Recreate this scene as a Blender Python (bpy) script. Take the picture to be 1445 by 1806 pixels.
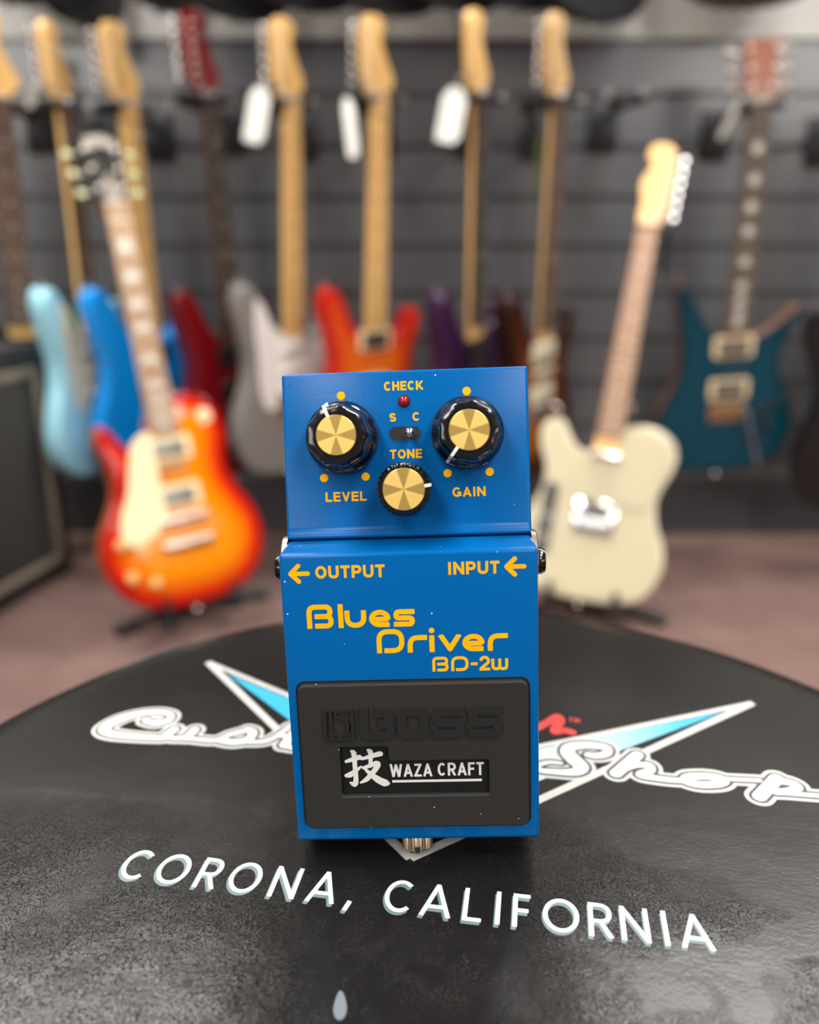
import bpy, bmesh, math, random
import numpy as np
from mathutils import Vector, Matrix
from mathutils.geometry import delaunay_2d_cdt
random.seed(7)
for o in list(bpy.data.objects): bpy.data.objects.remove(o)
S = bpy.context.scene
COL = S.collection
PI = math.pi
R = math.radians
# ------------------------------------------------------------------ camera, world, lights, exposure
FPX = 1450.0
TH = math.atan((903 - 430) / FPX)
CT, ST = math.cos(TH), math.sin(TH)
H = 0.765                     # camera height above the floor
STOOL_Z = H - 0.1724          # top of the stool
cam = bpy.data.objects.new('camera', bpy.data.cameras.new('camera'))
COL.objects.link(cam)
cam.location = (0, 0, H)
cam.rotation_euler = (PI / 2 - TH, 0, 0)
cam.data.sensor_fit = 'HORIZONTAL'
cam.data.sensor_width = 36
cam.data.lens = 36 * FPX / 1445
cam.data.clip_start = 0.01
cam.data.dof.use_dof = True
cam.data.dof.focus_distance = 0.233
cam.data.dof.aperture_fstop = 7.0
S.camera = cam
W = bpy.data.worlds.new('world')
S.world = W
W.use_nodes = True
W.node_tree.nodes['Background'].inputs[0].default_value = (1.0, 0.97, 0.93, 1)
W.node_tree.nodes['Background'].inputs[1].default_value = 0.22
S.view_settings.view_transform = 'Standard'
S.view_settings.look = 'None'
S.view_settings.gamma = 1
S.view_settings.exposure = 0.0
S.cycles.use_denoising = True


def area(name, x, y, z, sx, sy, power, col=(1, 0.965, 0.92), rot=(0, 0, 0)):
    l = bpy.data.lights.new(name, 'AREA')
    l.shape = 'RECTANGLE'
    l.size, l.size_y = sx, sy
    l.energy = power
    l.color = col
    o = bpy.data.objects.new(name, l)
    COL.objects.link(o)
    o.location = (x, y, z)
    o.rotation_euler = rot
    return o


CEIL = 2.75
# the shop's rows of ceiling panels, plus an added pair lighting the wall guitars
area('panel_or_fill_light', -1.5, 1.90, CEIL - .03, 1.9, 0.20, 78)
area('panel_or_fill_light', 1.5, 1.90, CEIL - .03, 1.9, 0.20, 78)
area('panel_or_fill_light', -1.0, -0.6, CEIL - .03, 0.6, 1.0, 34)
area('panel_or_fill_light', 1.0, -0.6, CEIL - .03, 0.6, 1.0, 34)
area('panel_or_fill_light', -1.1, 0.55, CEIL - .03, 0.6, 0.9, 42)  # added fill, no known panel here: brightens the wall guitars
area('panel_or_fill_light', 1.1, 0.55, CEIL - .03, 0.6, 0.9, 42)  # added fill, the right-hand one of the pair
area('panel_or_fill_light', -4.9, -6.3, CEIL - .03, 3.8, 5.6, 520)
area('panel_or_fill_light', 4.9, -6.3, CEIL - .03, 3.8, 5.6, 520)
area('panel_or_fill_light', -1.2, -2.2, CEIL - .03, 0.6, 1.0, 44)
area('panel_or_fill_light', 1.2, -2.2, CEIL - .03, 0.6, 1.0, 44)


# ------------------------------------------------------------------ pixel -> world helpers
def ray(px, py):
    u = (px - 722.5) / FPX
    v = (py - 903) / FPX
    return Vector((u, CT - v * ST, -(ST + v * CT)))


def at(px, py, d):
    """world point at horizontal distance d from the camera"""
    r = ray(px, py)
    return Vector((0, 0, H)) + r * (d / r.y)


def atz(px, py, z):
    r = ray(px, py)
    return Vector((0, 0, H)) + r * ((z - H) / r.z)


# ------------------------------------------------------------------ materials
MATS = {}


def mat(name, col, rough=0.5, metal=0.0, spec=0.5, coat=0.0, coat_rough=0.05, bump=None, noise=None, emis=None):
    if name in MATS: return MATS[name]
    m = bpy.data.materials.new(name)
    m.use_nodes = True
    nt = m.node_tree
    b = nt.nodes['Principled BSDF']
    b.inputs['Base Color'].default_value = (*col, 1)
    b.inputs['Roughness'].default_value = rough
    b.inputs['Metallic'].default_value = metal
    b.inputs['Specular IOR Level'].default_value = spec
    b.inputs['Coat Weight'].default_value = coat
    b.inputs['Coat Roughness'].default_value = coat_rough
    tc = nt.nodes.new('ShaderNodeTexCoord')
    if noise:                    # (scale, colour2, stretch)
        n = nt.nodes.new('ShaderNodeTexNoise')
        n.inputs['Scale'].default_value = noise[0]
        n.inputs['Detail'].default_value = 5
        mp = nt.nodes.new('ShaderNodeMapping')
        mp.inputs['Scale'].default_value = noise[2] if len(noise) > 2 else (1, 1, 1)
        rp = nt.nodes.new('ShaderNodeValToRGB')
        rp.color_ramp.elements[0].position = 0.35
        rp.color_ramp.elements[1].position = 0.65
        rp.color_ramp.elements[0].color = (*col, 1)
        rp.color_ramp.elements[1].color = (*noise[1], 1)
        nt.links.new(tc.outputs['Object'], mp.inputs[0])
        nt.links.new(mp.outputs[0], n.inputs['Vector'])
        nt.links.new(n.outputs['Fac'], rp.inputs[0])
        nt.links.new(rp.outputs[0], b.inputs['Base Color'])
    if bump:                     # (scale, strength, distance)
        n = nt.nodes.new('ShaderNodeTexNoise')
        n.inputs['Scale'].default_value = bump[0]
        n.inputs['Detail'].default_value = 4
        bp = nt.nodes.new('ShaderNodeBump')
        bp.inputs['Strength'].default_value = bump[1]
        bp.inputs['Distance'].default_value = bump[2]
        nt.links.new(tc.outputs['Object'], n.inputs['Vector'])
        nt.links.new(n.outputs['Fac'], bp.inputs['Height'])
        nt.links.new(bp.outputs[0], b.inputs['Normal'])
    if emis:
        b.inputs['Emission Color'].default_value = (*emis[0], 1)
        b.inputs['Emission Strength'].default_value = emis[1]
    MATS[name] = m
    return m


def srgb(r, g, b):
    f = lambda c: (c / 255 / 12.92) if c / 255 <= 0.04045 else ((c / 255 + 0.055) / 1.055) ** 2.4
    return (f(r), f(g), f(b))


def dusty(m, amount=0.5, scale=420):
    """tiny specks of dust lying on a surface"""
    nt = m.node_tree
    b = nt.nodes['Principled BSDF']
    tc = nt.nodes.new('ShaderNodeTexCoord')
    v = nt.nodes.new('ShaderNodeTexVoronoi')
    v.inputs['Scale'].default_value = scale
    nt.links.new(tc.outputs['Object'], v.inputs['Vector'])
    lt = nt.nodes.new('ShaderNodeMath'); lt.operation = 'LESS_THAN'; lt.inputs[1].default_value = 0.075
    nt.links.new(v.outputs['Distance'], lt.inputs[0])
    sep = nt.nodes.new('ShaderNodeSeparateColor')
    nt.links.new(v.outputs['Color'], sep.inputs[0])
    gt = nt.nodes.new('ShaderNodeMath'); gt.operation = 'GREATER_THAN'; gt.inputs[1].default_value = 1 - amount * 0.25
    nt.links.new(sep.outputs[0], gt.inputs[0])
    mu = nt.nodes.new('ShaderNodeMath'); mu.operation = 'MULTIPLY'
    nt.links.new(lt.outputs[0], mu.inputs[0]); nt.links.new(gt.outputs[0], mu.inputs[1])
    mx = nt.nodes.new('ShaderNodeMix'); mx.data_type = 'RGBA'
    nt.links.new(mu.outputs[0], mx.inputs['Factor'])
    mx.inputs['A'].default_value = b.inputs['Base Color'].default_value
    mx.inputs['B'].default_value = (0.55, 0.6, 0.65, 1)
    nt.links.new(mx.outputs['Result'], b.inputs['Base Color'])
    return m


def burst(name, stops, rough=0.12, stripes=False):
    """sunburst lacquer: the colour runs with the 'burst' attribute (0 at the rim, 1 in the middle)"""
    m = mat(name, (1, 1, 1), rough, coat=0.1, spec=0.25)
    nt = m.node_tree
    b = nt.nodes['Principled BSDF']
    a = nt.nodes.new('ShaderNodeAttribute'); a.attribute_name = 'burst'
    rp = nt.nodes.new('ShaderNodeValToRGB')
    e = rp.color_ramp.elements
    while len(e) < len(stops): e.new(0.5)
    for el, (p, c) in zip(e, stops):
        el.position = p; el.color = (*c, 1)
    nt.links.new(a.outputs['Fac'], rp.inputs[0])
    if stripes:
        tc = nt.nodes.new('ShaderNodeTexCoord')
        w = nt.nodes.new('ShaderNodeTexWave'); w.bands_direction = 'Y'
        w.inputs['Scale'].default_value = 55; w.inputs['Distortion'].default_value = 4
        nt.links.new(tc.outputs['Object'], w.inputs['Vector'])
        mx = nt.nodes.new('ShaderNodeMix'); mx.data_type = 'RGBA'; mx.blend_type = 'MULTIPLY'
        mx.inputs['Factor'].default_value = 0.25
        nt.links.new(rp.outputs[0], mx.inputs['A']); nt.links.new(w.outputs['Color'], mx.inputs['B'])
        nt.links.new(mx.outputs['Result'], b.inputs['Base Color'])
    else:
        nt.links.new(rp.outputs[0], b.inputs['Base Color'])
    return m


BLUE = mat('blue_enamel', (0.0, 0.092, 0.300), 0.22, spec=0.13, coat=0.0, coat_rough=0.06, bump=(900, 0.05, 0.0004))
dusty(BLUE, 0.35, 330)
YEL = mat('yellow_print', (0.95, 0.415, 0.0), 0.6, spec=0.1)
RUBBER = dusty(mat('black_rubber', (0.018, 0.0165, 0.0145), 0.62, spec=0.3, bump=(1500, 0.15, 0.0003)), 0.5, 380)
BASER = mat('dark_base_rubber', (0.01, 0.01, 0.01), 0.7)
KNOB = mat('black_knob_plastic', (0.006, 0.006, 0.007), 0.12, spec=0.5)
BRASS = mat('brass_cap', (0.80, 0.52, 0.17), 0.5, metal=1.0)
CHROME = mat('chrome', (0.82, 0.82, 0.82), 0.12, metal=1.0)
NICKEL = mat('nickel', (0.62, 0.58, 0.52), 0.28, metal=1.0)
WHITEP = mat('white_paint', (0.82, 0.82, 0.80), 0.4)
SILVERP = mat('silver_print', (0.62, 0.60, 0.57), 0.45)
BLACKP = mat('black_plate', (0.008, 0.008, 0.009), 0.35)
REDL = mat('red_led', (0.28, 0.003, 0.006), 0.08, spec=0.6)
SLOT = mat('slot_black', (0.004, 0.004, 0.004), 0.5)

# brass caps: bright and dark sheen wedges of turned metal, painted into the colour
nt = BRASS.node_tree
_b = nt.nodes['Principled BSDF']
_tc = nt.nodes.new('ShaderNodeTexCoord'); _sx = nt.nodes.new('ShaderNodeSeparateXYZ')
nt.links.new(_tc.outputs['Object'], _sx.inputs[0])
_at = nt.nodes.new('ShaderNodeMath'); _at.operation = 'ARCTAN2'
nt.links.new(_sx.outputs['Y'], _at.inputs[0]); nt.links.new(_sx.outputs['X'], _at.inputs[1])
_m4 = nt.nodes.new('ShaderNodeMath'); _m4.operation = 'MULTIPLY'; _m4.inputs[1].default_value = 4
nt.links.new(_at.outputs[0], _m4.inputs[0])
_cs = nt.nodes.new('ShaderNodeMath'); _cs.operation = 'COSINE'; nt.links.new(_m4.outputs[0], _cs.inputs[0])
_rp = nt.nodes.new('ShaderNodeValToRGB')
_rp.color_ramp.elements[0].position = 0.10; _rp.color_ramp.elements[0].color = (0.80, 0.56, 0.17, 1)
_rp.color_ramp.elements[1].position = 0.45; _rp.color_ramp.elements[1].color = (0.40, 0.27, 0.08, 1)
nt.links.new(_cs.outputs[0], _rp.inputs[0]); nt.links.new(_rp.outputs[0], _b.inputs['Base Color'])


# ------------------------------------------------------------------ mesh helpers
def obj(name, bm, m, parent=None, smooth=None, loc=None):
    me = bpy.data.meshes.new(name)
    bmesh.ops.recalc_face_normals(bm, faces=bm.faces)
    bm.to_mesh(me); bm.free()
    if m is not None: me.materials.append(m)
    if smooth is not None:
        for p in me.polygons: p.use_smooth = True
        me.set_sharp_from_angle(angle=R(smooth))
    o = bpy.data.objects.new(name, me)
    COL.objects.link(o)
    if parent is not None: o.parent = parent
    if loc is not None: o.location = loc
    return o


def empty(name, M=None):
    o = bpy.data.objects.new(name, None)
    o.empty_display_size = 0.02
    COL.objects.link(o)
    if M is not None: o.matrix_world = M
    return o


def tag(o, label=None, cat=None, group=None, kind=None):
    if label: o['label'] = label
    if cat: o['category'] = cat
    if group: o['group'] = group
    if kind: o['kind'] = kind
    return o


def add_box(bm, x0, x1, y0, y1, z0, z1, bev=0, seg=2):
    r = bmesh.ops.create_cube(bm, size=1)
    vs = r['verts']
    for v in vs:
        v.co = Vector(((x0 + x1) / 2 + v.co.x * (x1 - x0), (y0 + y1) / 2 + v.co.y * (y1 - y0), (z0 + z1) / 2 + v.co.z * (z1 - z0)))
    if bev:
        es = list({e for v in vs for e in v.link_edges})
        bmesh.ops.bevel(bm, geom=es, offset=bev, segments=seg, affect='EDGES', profile=0.5)
    return bm


def box(x0, x1, y0, y1, z0, z1, bev=0, seg=2):
    return add_box(bmesh.new(), x0, x1, y0, y1, z0, z1, bev, seg)


def add_lathe(bm, prof, n=32, axis='Z', c=(0, 0, 0), lobes=None):
    """prof: list of (r, h); lobes: (count, amount, h_from)"""
    c = Vector(c)
    rings = []
    for r, h in prof:
        ring = []
        for i in range(n):
            a = 2 * PI * i / n
            rr = r
            if lobes and h >= lobes[2] and r > 0: rr = r * (1 + lobes[1] * math.cos(lobes[0] * a))
            x, y = rr * math.cos(a), rr * math.sin(a)
            p = {'Z': (x, y, h), 'X': (h, x, y), 'Y': (x, h, y)}[axis]
            ring.append(bm.verts.new(c + Vector(p)))
        rings.append(ring)
    for a, b in zip(rings, rings[1:]):
        for i in range(n):
            bm.faces.new((a[i], a[(i + 1) % n], b[(i + 1) % n], b[i]))
    bm.faces.new(rings[0]); bm.faces.new(rings[-1])
    return bm


def lathe(*a, **k): return add_lathe(bmesh.new(), *a, **k)


def add_tube(bm, pts, r, n=10):
    pts = [Vector(p) for p in pts]
    rs = r if isinstance(r, (list, tuple)) else [r] * len(pts)
    rings = []
    ref = Vector((0, 0, 1))
    for i, p in enumerate(pts):
        d = (pts[min(i + 1, len(pts) - 1)] - pts[max(i - 1, 0)]).normalized()
        if abs(d.dot(ref)) > 0.95: ref = Vector((1, 0, 0))
        u = d.cross(ref).normalized(); w = d.cross(u)
        rings.append([bm.verts.new(p + (u * math.cos(2 * PI * k / n) + w * math.sin(2 * PI * k / n)) * rs[i]) for k in range(n)])
    for a, b in zip(rings, rings[1:]):
        for k in range(n): bm.faces.new((a[k], a[(k + 1) % n], b[(k + 1) % n], b[k]))
    bm.faces.new(rings[0]); bm.faces.new(rings[-1])
    return bm


def tube(*a, **k): return add_tube(bmesh.new(), *a, **k)


def crom(pts, sub=6, closed=True):
    n = len(pts); out = []
    rng = range(n) if closed else range(n - 1)
    for i in rng:
        g = (lambda k: pts[k % n]) if closed else (lambda k: pts[max(0, min(n - 1, k))])
        p0, p1, p2, p3 = g(i - 1), g(i), g(i + 1), g(i + 2)
        for s in range(sub):
            t = s / sub
            out.append(tuple(0.5 * (2 * p1[k] + (p2[k] - p0[k]) * t + (2 * p0[k] - 5 * p1[k] + 4 * p2[k] - p3[k]) * t * t + (3 * p1[k] - p0[k] - 3 * p2[k] + p3[k]) * t ** 3) for k in (0, 1)))
    if not closed: out.append(tuple(pts[-1]))
    return out


def inset(poly, d):
    n = len(poly); out = []
    A = sum(poly[i][0] * poly[(i + 1) % n][1] - poly[(i + 1) % n][0] * poly[i][1] for i in range(n))
    s = 1 if A > 0 else -1
    for i in range(n):
        a, b, c = Vector(poly[i - 1]), Vector(poly[i]), Vector(poly[(i + 1) % n])
        t = (c - a)
        if t.length < 1e-9: out.append(tuple(b)); continue
        t.normalize()
        out.append((b.x - s * t.y * d, b.y + s * t.x * d))
    return out


def add_slab(bm, poly, z0, z1, bev=0.0):
    """a plate: outline extruded from z0 to z1 with softened top and bottom edges"""
    lv = [(inset(poly, bev), z0), (poly, z0 + bev), (poly, z1 - bev), (inset(poly, bev), z1)] if bev else [(poly, z0), (poly, z1)]
    rings = [[bm.verts.new((p[0], p[1], z)) for p in pl] for pl, z in lv]
    n = len(poly)
    for a, b in zip(rings, rings[1:]):
        for i in range(n): bm.faces.new((a[i], a[(i + 1) % n], b[(i + 1) % n], b[i]))
    f1 = bm.faces.new(rings[0]); f2 = bm.faces.new(rings[-1])
    f1.normal_update(); f2.normal_update()
    bmesh.ops.triangulate(bm, faces=[f1, f2])
    return bm


def slab(*a, **k): return add_slab(bmesh.new(), *a, **k)


def rrect(x0, x1, y0, y1, r, n=5):
    out = []
    for cx, cy, a0 in ((x1 - r, y1 - r, 0), (x0 + r, y1 - r, 90), (x0 + r, y0 + r, 180), (x1 - r, y0 + r, 270)):
        for k in range(n + 1):
            a = R(a0 + 90 * k / n)
            out.append((cx + r * math.cos(a), cy + r * math.sin(a)))
    return out


# ------------------------------------------------------------------ stroke lettering
def rc(pts, r, n=6):
    """polyline with rounded corners"""
    out = [pts[0]]
    for i in range(1, len(pts) - 1):
        p, a, b = Vector(pts[i]), Vector(pts[i - 1]), Vector(pts[i + 1])
        da, db = (a - p), (b - p)
        rr = min(r, da.length * 0.499 if i > 1 else da.length * 0.95, db.length * 0.499 if i < len(pts) - 2 else db.length * 0.95)
        p0, p1 = p + da.normalized() * rr, p + db.normalized() * rr
        for k in range(n + 1):
            t = k / n
            q = p0.lerp(p, t).lerp(p.lerp(p1, t), t)
            out.append((q.x, q.y))
    out.append(pts[-1])
    return out


def arc(cx, cy, rx, ry, a0, a1, n=20):
    return [(cx + rx * math.cos(R(a0 + (a1 - a0) * k / n)), cy + ry * math.sin(R(a0 + (a1 - a0) * k / n))) for k in range(n + 1)]


def ribbon(bm, pts, hw, f, h0, h1, closed=False, sub=1):
    """a flat stroke of half-width hw along pts, mapped to 3D with f(x, y, h)"""
    P = [Vector(p) for p in pts]
    if closed and (P[0] - P[-1]).length < 1e-9: P = P[:-1]
    if sub > 1:
        Q = []
        for a, b in zip(P, P[1:] + ([P[0]] if closed else [])):
            Q += [a.lerp(b, k / sub) for k in range(sub)]
        if not closed: Q.append(P[-1])
        P = Q
    n = len(P)
    hws = hw if isinstance(hw, (list, tuple)) else [hw] * n
    if len(hws) != n:
        m = len(hws)
        hws = [hws[min(m - 2, int(i / (n - 1) * (m - 1)))] * (1 - (i / (n - 1) * (m - 1) - min(m - 2, int(i / (n - 1) * (m - 1))))) + hws[min(m - 2, int(i / (n - 1) * (m - 1))) + 1] * (i / (n - 1) * (m - 1) - min(m - 2, int(i / (n - 1) * (m - 1)))) for i in range(n)]
    L, Rr = [], []
    for i in range(n):
        a = P[i - 1] if (i > 0 or closed) else None
        c = P[(i + 1) % n] if (i < n - 1 or closed) else None
        d1 = (P[i] - a).normalized() if a is not None else None
        d2 = (c - P[i]).normalized() if c is not None else None
        d1 = d1 or d2; d2 = d2 or d1
        t = d1 + d2
        if t.length < 1e-6: t = d1
        t.normalize()
        k = 1 / max(0.45, t.dot(d1))
        nn = Vector((-t.y, t.x)) * hws[i] * k
        L.append(P[i] + nn); Rr.append(P[i] - nn)
    vt = [[bm.verts.new(f(q.x, q.y, h)) for q in side] for side, h in ((L, h1), (Rr, h1), (L, h0), (Rr, h0))]
    m = n if closed else n - 1
    for i in range(m):
        j = (i + 1) % n
        bm.faces.new((vt[0][i], vt[0][j], vt[1][j], vt[1][i]))
        bm.faces.new((vt[0][i], vt[0][j], vt[2][j], vt[2][i]))
        bm.faces.new((vt[1][i], vt[1][j], vt[3][j], vt[3][i]))
    if not closed:
        for i in (0, n - 1): bm.faces.new((vt[0][i], vt[1][i], vt[3][i], vt[2][i]))


class Ink:
    """flat lettering: the union of round-jointed strokes, traced on a fine grid into one clean raised shape"""
    def __init__(self): self.s = []; self.y = None
    def add(self, pts, hw, closed=False, butt=True):
        P = [tuple(p) for p in pts]
        if closed and math.dist(P[0], P[-1]) > 1e-9: P.append(P[0])
        n = len(P)
        if not isinstance(hw, (list, tuple)): hw = [hw] * n
        m = len(hw)
        ws = []
        for i in range(n):
            t = i / (n - 1) * (m - 1); k = min(m - 2, int(t)); ws.append(hw[k] + (hw[k + 1] - hw[k]) * (t - k))
        for i in range(n - 1):
            self.s.append((*P[i], *P[i + 1], ws[i], ws[i + 1], butt and not closed and i == 0, butt and not closed and i == n - 2))
    def dot(self, x, y, r): self.s.append((x, y, x + 1e-7, y, r, r, False, False))
    def build(self, bm, f, h0, h1, cell, clip=None):
        if not self.s: return
        A = np.array([q[:6] for q in self.s])
        rmax = A[:, 4:6].max() + 2 * cell
        x0, x1 = min(A[:, 0].min(), A[:, 2].min()) - rmax, max(A[:, 0].max(), A[:, 2].max()) + rmax
        y0, y1 = min(A[:, 1].min(), A[:, 3].min()) - rmax, max(A[:, 1].max(), A[:, 3].max()) + rmax
        nx, ny = int((x1 - x0) / cell) + 2, int((y1 - y0) / cell) + 2
        D = np.full((ny, nx), 9.0)
        for (ax, ay, bx, by, ra, rb), q in zip(A, self.s):
            r = max(ra, rb) + 2 * cell
            i0, i1 = max(0, int((min(ax, bx) - r - x0) / cell)), min(nx, int((max(ax, bx) + r - x0) / cell) + 2)
            j0, j1 = max(0, int((min(ay, by) - r - y0) / cell)), min(ny, int((max(ay, by) + r - y0) / cell) + 2)
            X, Y = np.meshgrid(x0 + np.arange(i0, i1) * cell, y0 + np.arange(j0, j1) * cell)
            dx, dy = bx - ax, by - ay
            L = math.hypot(dx, dy) + 1e-12
            t = ((X - ax) * dx + (Y - ay) * dy) / (L * L)
            tc = np.clip(t, 0, 1)
            d = np.hypot(X - ax - tc * dx, Y - ay - tc * dy) - (ra + (rb - ra) * tc)
            if q[6]: d = np.maximum(d, -t * L)
            if q[7]: d = np.maximum(d, (t - 1) * L)
            D[j0:j1, i0:i1] = np.minimum(D[j0:j1, i0:i1], d)
        if clip:
            Yg = (y0 + np.arange(ny) * cell)[:, None]
            D = np.maximum(D, np.maximum(clip[0] - Yg, Yg - clip[1]))
        V = {}
        def vert(key, x, y):
            v = V.get(key)
            if v is None: v = V[key] = bm.verts.new(f(x, y, h1))
            return v
        def low(key, x, y):
            v = V.get(('b', key))
            if v is None: v = V[('b', key)] = bm.verts.new(f(x, y, h0))
            return v
        ins = D < 0
        cnt = ins[:-1, :-1].astype(int) + ins[1:, :-1] + ins[:-1, 1:] + ins[1:, 1:]
        for j in range(ny - 1):
            row = cnt[j]
            i = 0
            idx = np.nonzero(row)[0]
            k = 0
            while k < len(idx):
                i = idx[k]
                if row[i] == 4:
                    e = k
                    while e + 1 < len(idx) and idx[e + 1] == idx[e] + 1 and row[idx[e + 1]] == 4: e += 1
                    ie = idx[e] + 1
                    ya, yb = y0 + j * cell, y0 + (j + 1) * cell
                    bm.faces.new([vert((0, a, b), x0 + a * cell, y0 + b * cell) for a, b in [(i, j), (ie, j), (ie, j + 1), (i, j + 1)]])
                    k = e + 1
                    continue
                cs = [(i, j), (i + 1, j), (i + 1, j + 1), (i, j + 1)]
                out = []
                for c in range(4):
                    (a, b), (a2, b2) = cs[c], cs[(c + 1) % 4]
                    da, db = D[b, a], D[b2, a2]
                    if da < 0: out.append(((0, a, b), x0 + a * cell, y0 + b * cell, False))
                    if (da < 0) != (db < 0):
                        t = min(.98, max(.02, da / (da - db)))
                        key = (1,) + (min((a, b), (a2, b2)) + max((a, b), (a2, b2)))
                        out.append((key, x0 + (a + (a2 - a) * t) * cell, y0 + (b + (b2 - b) * t) * cell, True))
                if len(out) >= 3:
                    try: bm.faces.new([vert(*o[:3]) for o in out])
                    except ValueError: pass
                    for c in range(len(out)):
                        p, q = out[c], out[(c + 1) % len(out)]
                        if p[3] and q[3]:
                            try: bm.faces.new((vert(*p[:3]), vert(*q[:3]), low(*q[:3]), low(*p[:3])))
                            except ValueError: pass
                k += 1


def glyph(ch, w, g):
    """strokes of a sans capital in a box of width w and height 1; g is the half stroke"""
    c = w / 2
    a, b, t = g, w - g, 1 - g
    if ch == 'C': return [arc(c, .5, c - g, .5 - g, 47, 313, 26)]
    if ch == 'O': return [('c', arc(c, .5, c - g, .5 - g, 0, 360, 32))]
    if ch == 'G': return [arc(c, .5, c - g, .5 - g, 47, 330, 26), [(b, 0.08), (b, .50)], [(w, .44), (c + .03, .44)]]
    if ch == 'H': return [[(a, 0), (a, 1)], [(b, 0), (b, 1)], [(a, .52), (b, .52)]]
    if ch == 'E': return [[(a, 0), (a, 1)], [(a, t), (w, t)], [(a, .52), (w * .94, .52)], [(a, g), (w, g)]]
    if ch == 'F': return [[(a, 0), (a, 1)], [(a, t), (w, t)], [(a, .50), (w * .9, .50)]]
    if ch == 'K': return [[(a, 0), (a, 1)], [(a + g * .5, .36), (w - g * .8, 1)], [(a + w * .22, .55), (w - g * .6, 0)]]
    if ch == 'L': return [[(a, 0), (a, 1)], [(a, g), (w, g)]]
    if ch == 'V': return [[(g * .9, 1), (c, g * .6)], [(w - g * .9, 1), (c, g * .6)], [(c - g, 0.02), (c + g, 0.02)]]
    if ch == 'T': return [[(c, 0), (c, 1)], [(0, t), (w, t)]]
    if ch == 'I': return [[(c, 0), (c, 1)]]
    if ch == 'N': return [[(a, 0), (a, 1)], [(b, 0), (b, 1)], [(a, 1 - g * .6), (b, g * .6)]]
    if ch == 'A': return [[(g * .8, 0), (c, 1 - g * .5)], [(w - g * .8, 0), (c, 1 - g * .5)], [(w * .22, .30), (w * .78, .30)], [(c - g, .985), (c + g, .985)]]
    if ch == 'U': return [rc([(a, 1), (a, g), (b, g), (b, 1)], c - g)]
    if ch == 'P': return [[(a, 0), (a, 1)], rc([(a, t), (b, t), (b, .44), (a, .44)], .27)]
    if ch == 'R': return [[(a, 0), (a, 1)], rc([(a, t), (b - .02, t), (b - .02, .46), (a, .46)], .27), [(w * .48, .46), (w - g, 0)]]
    if ch == 'S': return [arc(c, .5 + (.25 - g * .5), c - g, .25 - g * .5, 25, 270, 16) + arc(c, .25 + g * .5, c - g, .25 - g * .5, 90, -155, 16)[1:]]
    if ch == 'W': return [[(g * .8, 1), (w * .27, 0)], [(w * .27, 0), (c, .97)], [(c, .97), (w * .73, 0)], [(w * .73, 0), (w - g * .8, 1)]]
    if ch == 'Z': return [[(0.03, t), (w, t)], [(w - g, t), (g, g)], [(0, g), (w, g)]]
    if ch == 'M': return [[(a, 0), (a, 1)], [(b, 0), (b, 1)], [(a, 1), (c, .1)], [(b, 1), (c, .1)]]
    if ch == ',': return [[(w * .7, .16), (w * .3, -.14)]]
    return []


GW = dict(C=.78, O=.82, G=.82, H=.76, E=.66, F=.62, K=.80, L=.62, V=.78, T=.68, I=.26, N=.78, A=.80, U=.76, P=.70, R=.76, S=.70, W=1.08, Z=.68, M=.9)


def write(bm, txt, x0, x1, y0, h, stroke, f, gap=.14, h0=0.0, h1=0.06, widths=None):
    """capitals filling x0..x1 on the base line y0"""
    tot = sum((GW.get(c, .3)) for c in txt) + gap * (len(txt) - 1)
    k = (x1 - x0) / tot
    x = x0
    g = stroke / 2
    for c in txt:
        w = GW.get(c, .3) * k
        if c != ' ':
            ink = Ink()
            for st in glyph(c, w / h, g / h):
                cl = False
                if st and st[0] == 'c': cl, st = True, st[1]
                ink.add([(x + p[0] * h, y0 + p[1] * h) for p in st], g, cl)
            ink.build(bm, f, h0, h1, stroke / 7, (y0, y0 + h))
        x += w + gap * k


def disc(bm, cx, cy, r, f, h0, h1, n=20):
    t = [bm.verts.new(f(cx + r * math.cos(2 * PI * i / n), cy + r * math.sin(2 * PI * i / n), h1)) for i in range(n)]
    b = [bm.verts.new(f(cx + r * math.cos(2 * PI * i / n), cy + r * math.sin(2 * PI * i / n), h0)) for i in range(n)]
    bm.faces.new(t)
    for i in range(n): bm.faces.new((t[i], t[(i + 1) % n], b[(i + 1) % n], b[i]))


def poly(bm, pts, f, h0, h1):
    t = [bm.verts.new(f(x, y, h1)) for x, y in pts]
    b = [bm.verts.new(f(x, y, h0)) for x, y in pts]
    n = len(pts)
    fc = bm.faces.new(t)
    for i in range(n): bm.faces.new((t[i], t[(i + 1) % n], b[(i + 1) % n], b[i]))
    fc.normal_update()
    bmesh.ops.triangulate(bm, faces=[fc])


# ------------------------------------------------------------------ the room
WALL_Y = 2.158
SLAT = 0.1137
G0 = H + 0.446                # one groove's height, the others follow from it
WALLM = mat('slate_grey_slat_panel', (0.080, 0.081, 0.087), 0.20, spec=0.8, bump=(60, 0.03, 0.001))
bm = bmesh.new()
prof = []
k0 = -math.floor((CEIL - G0) / SLAT)
zs = [G0 + SLAT * k for k in range(-9, 14)]
prof.append((0.0, 0.165))
for z in zs:
    if z < 0.2 or z > CEIL - .06: continue
    g = 0.0065
    prof += [(0, z - g), (0.012, z - g - .008), (0.012, z + g), (0.002, z + g), (0, z + g + .002)]
prof.append((0.0, CEIL))
XW = 3.2
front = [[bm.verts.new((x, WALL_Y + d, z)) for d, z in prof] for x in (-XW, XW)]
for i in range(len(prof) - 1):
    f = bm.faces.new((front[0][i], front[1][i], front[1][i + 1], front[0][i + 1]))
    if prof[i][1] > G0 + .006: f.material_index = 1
bk = [[bm.verts.new((x, WALL_Y + .05, z)) for z in (0.165, CEIL)] for x in (-XW, XW)]
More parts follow.
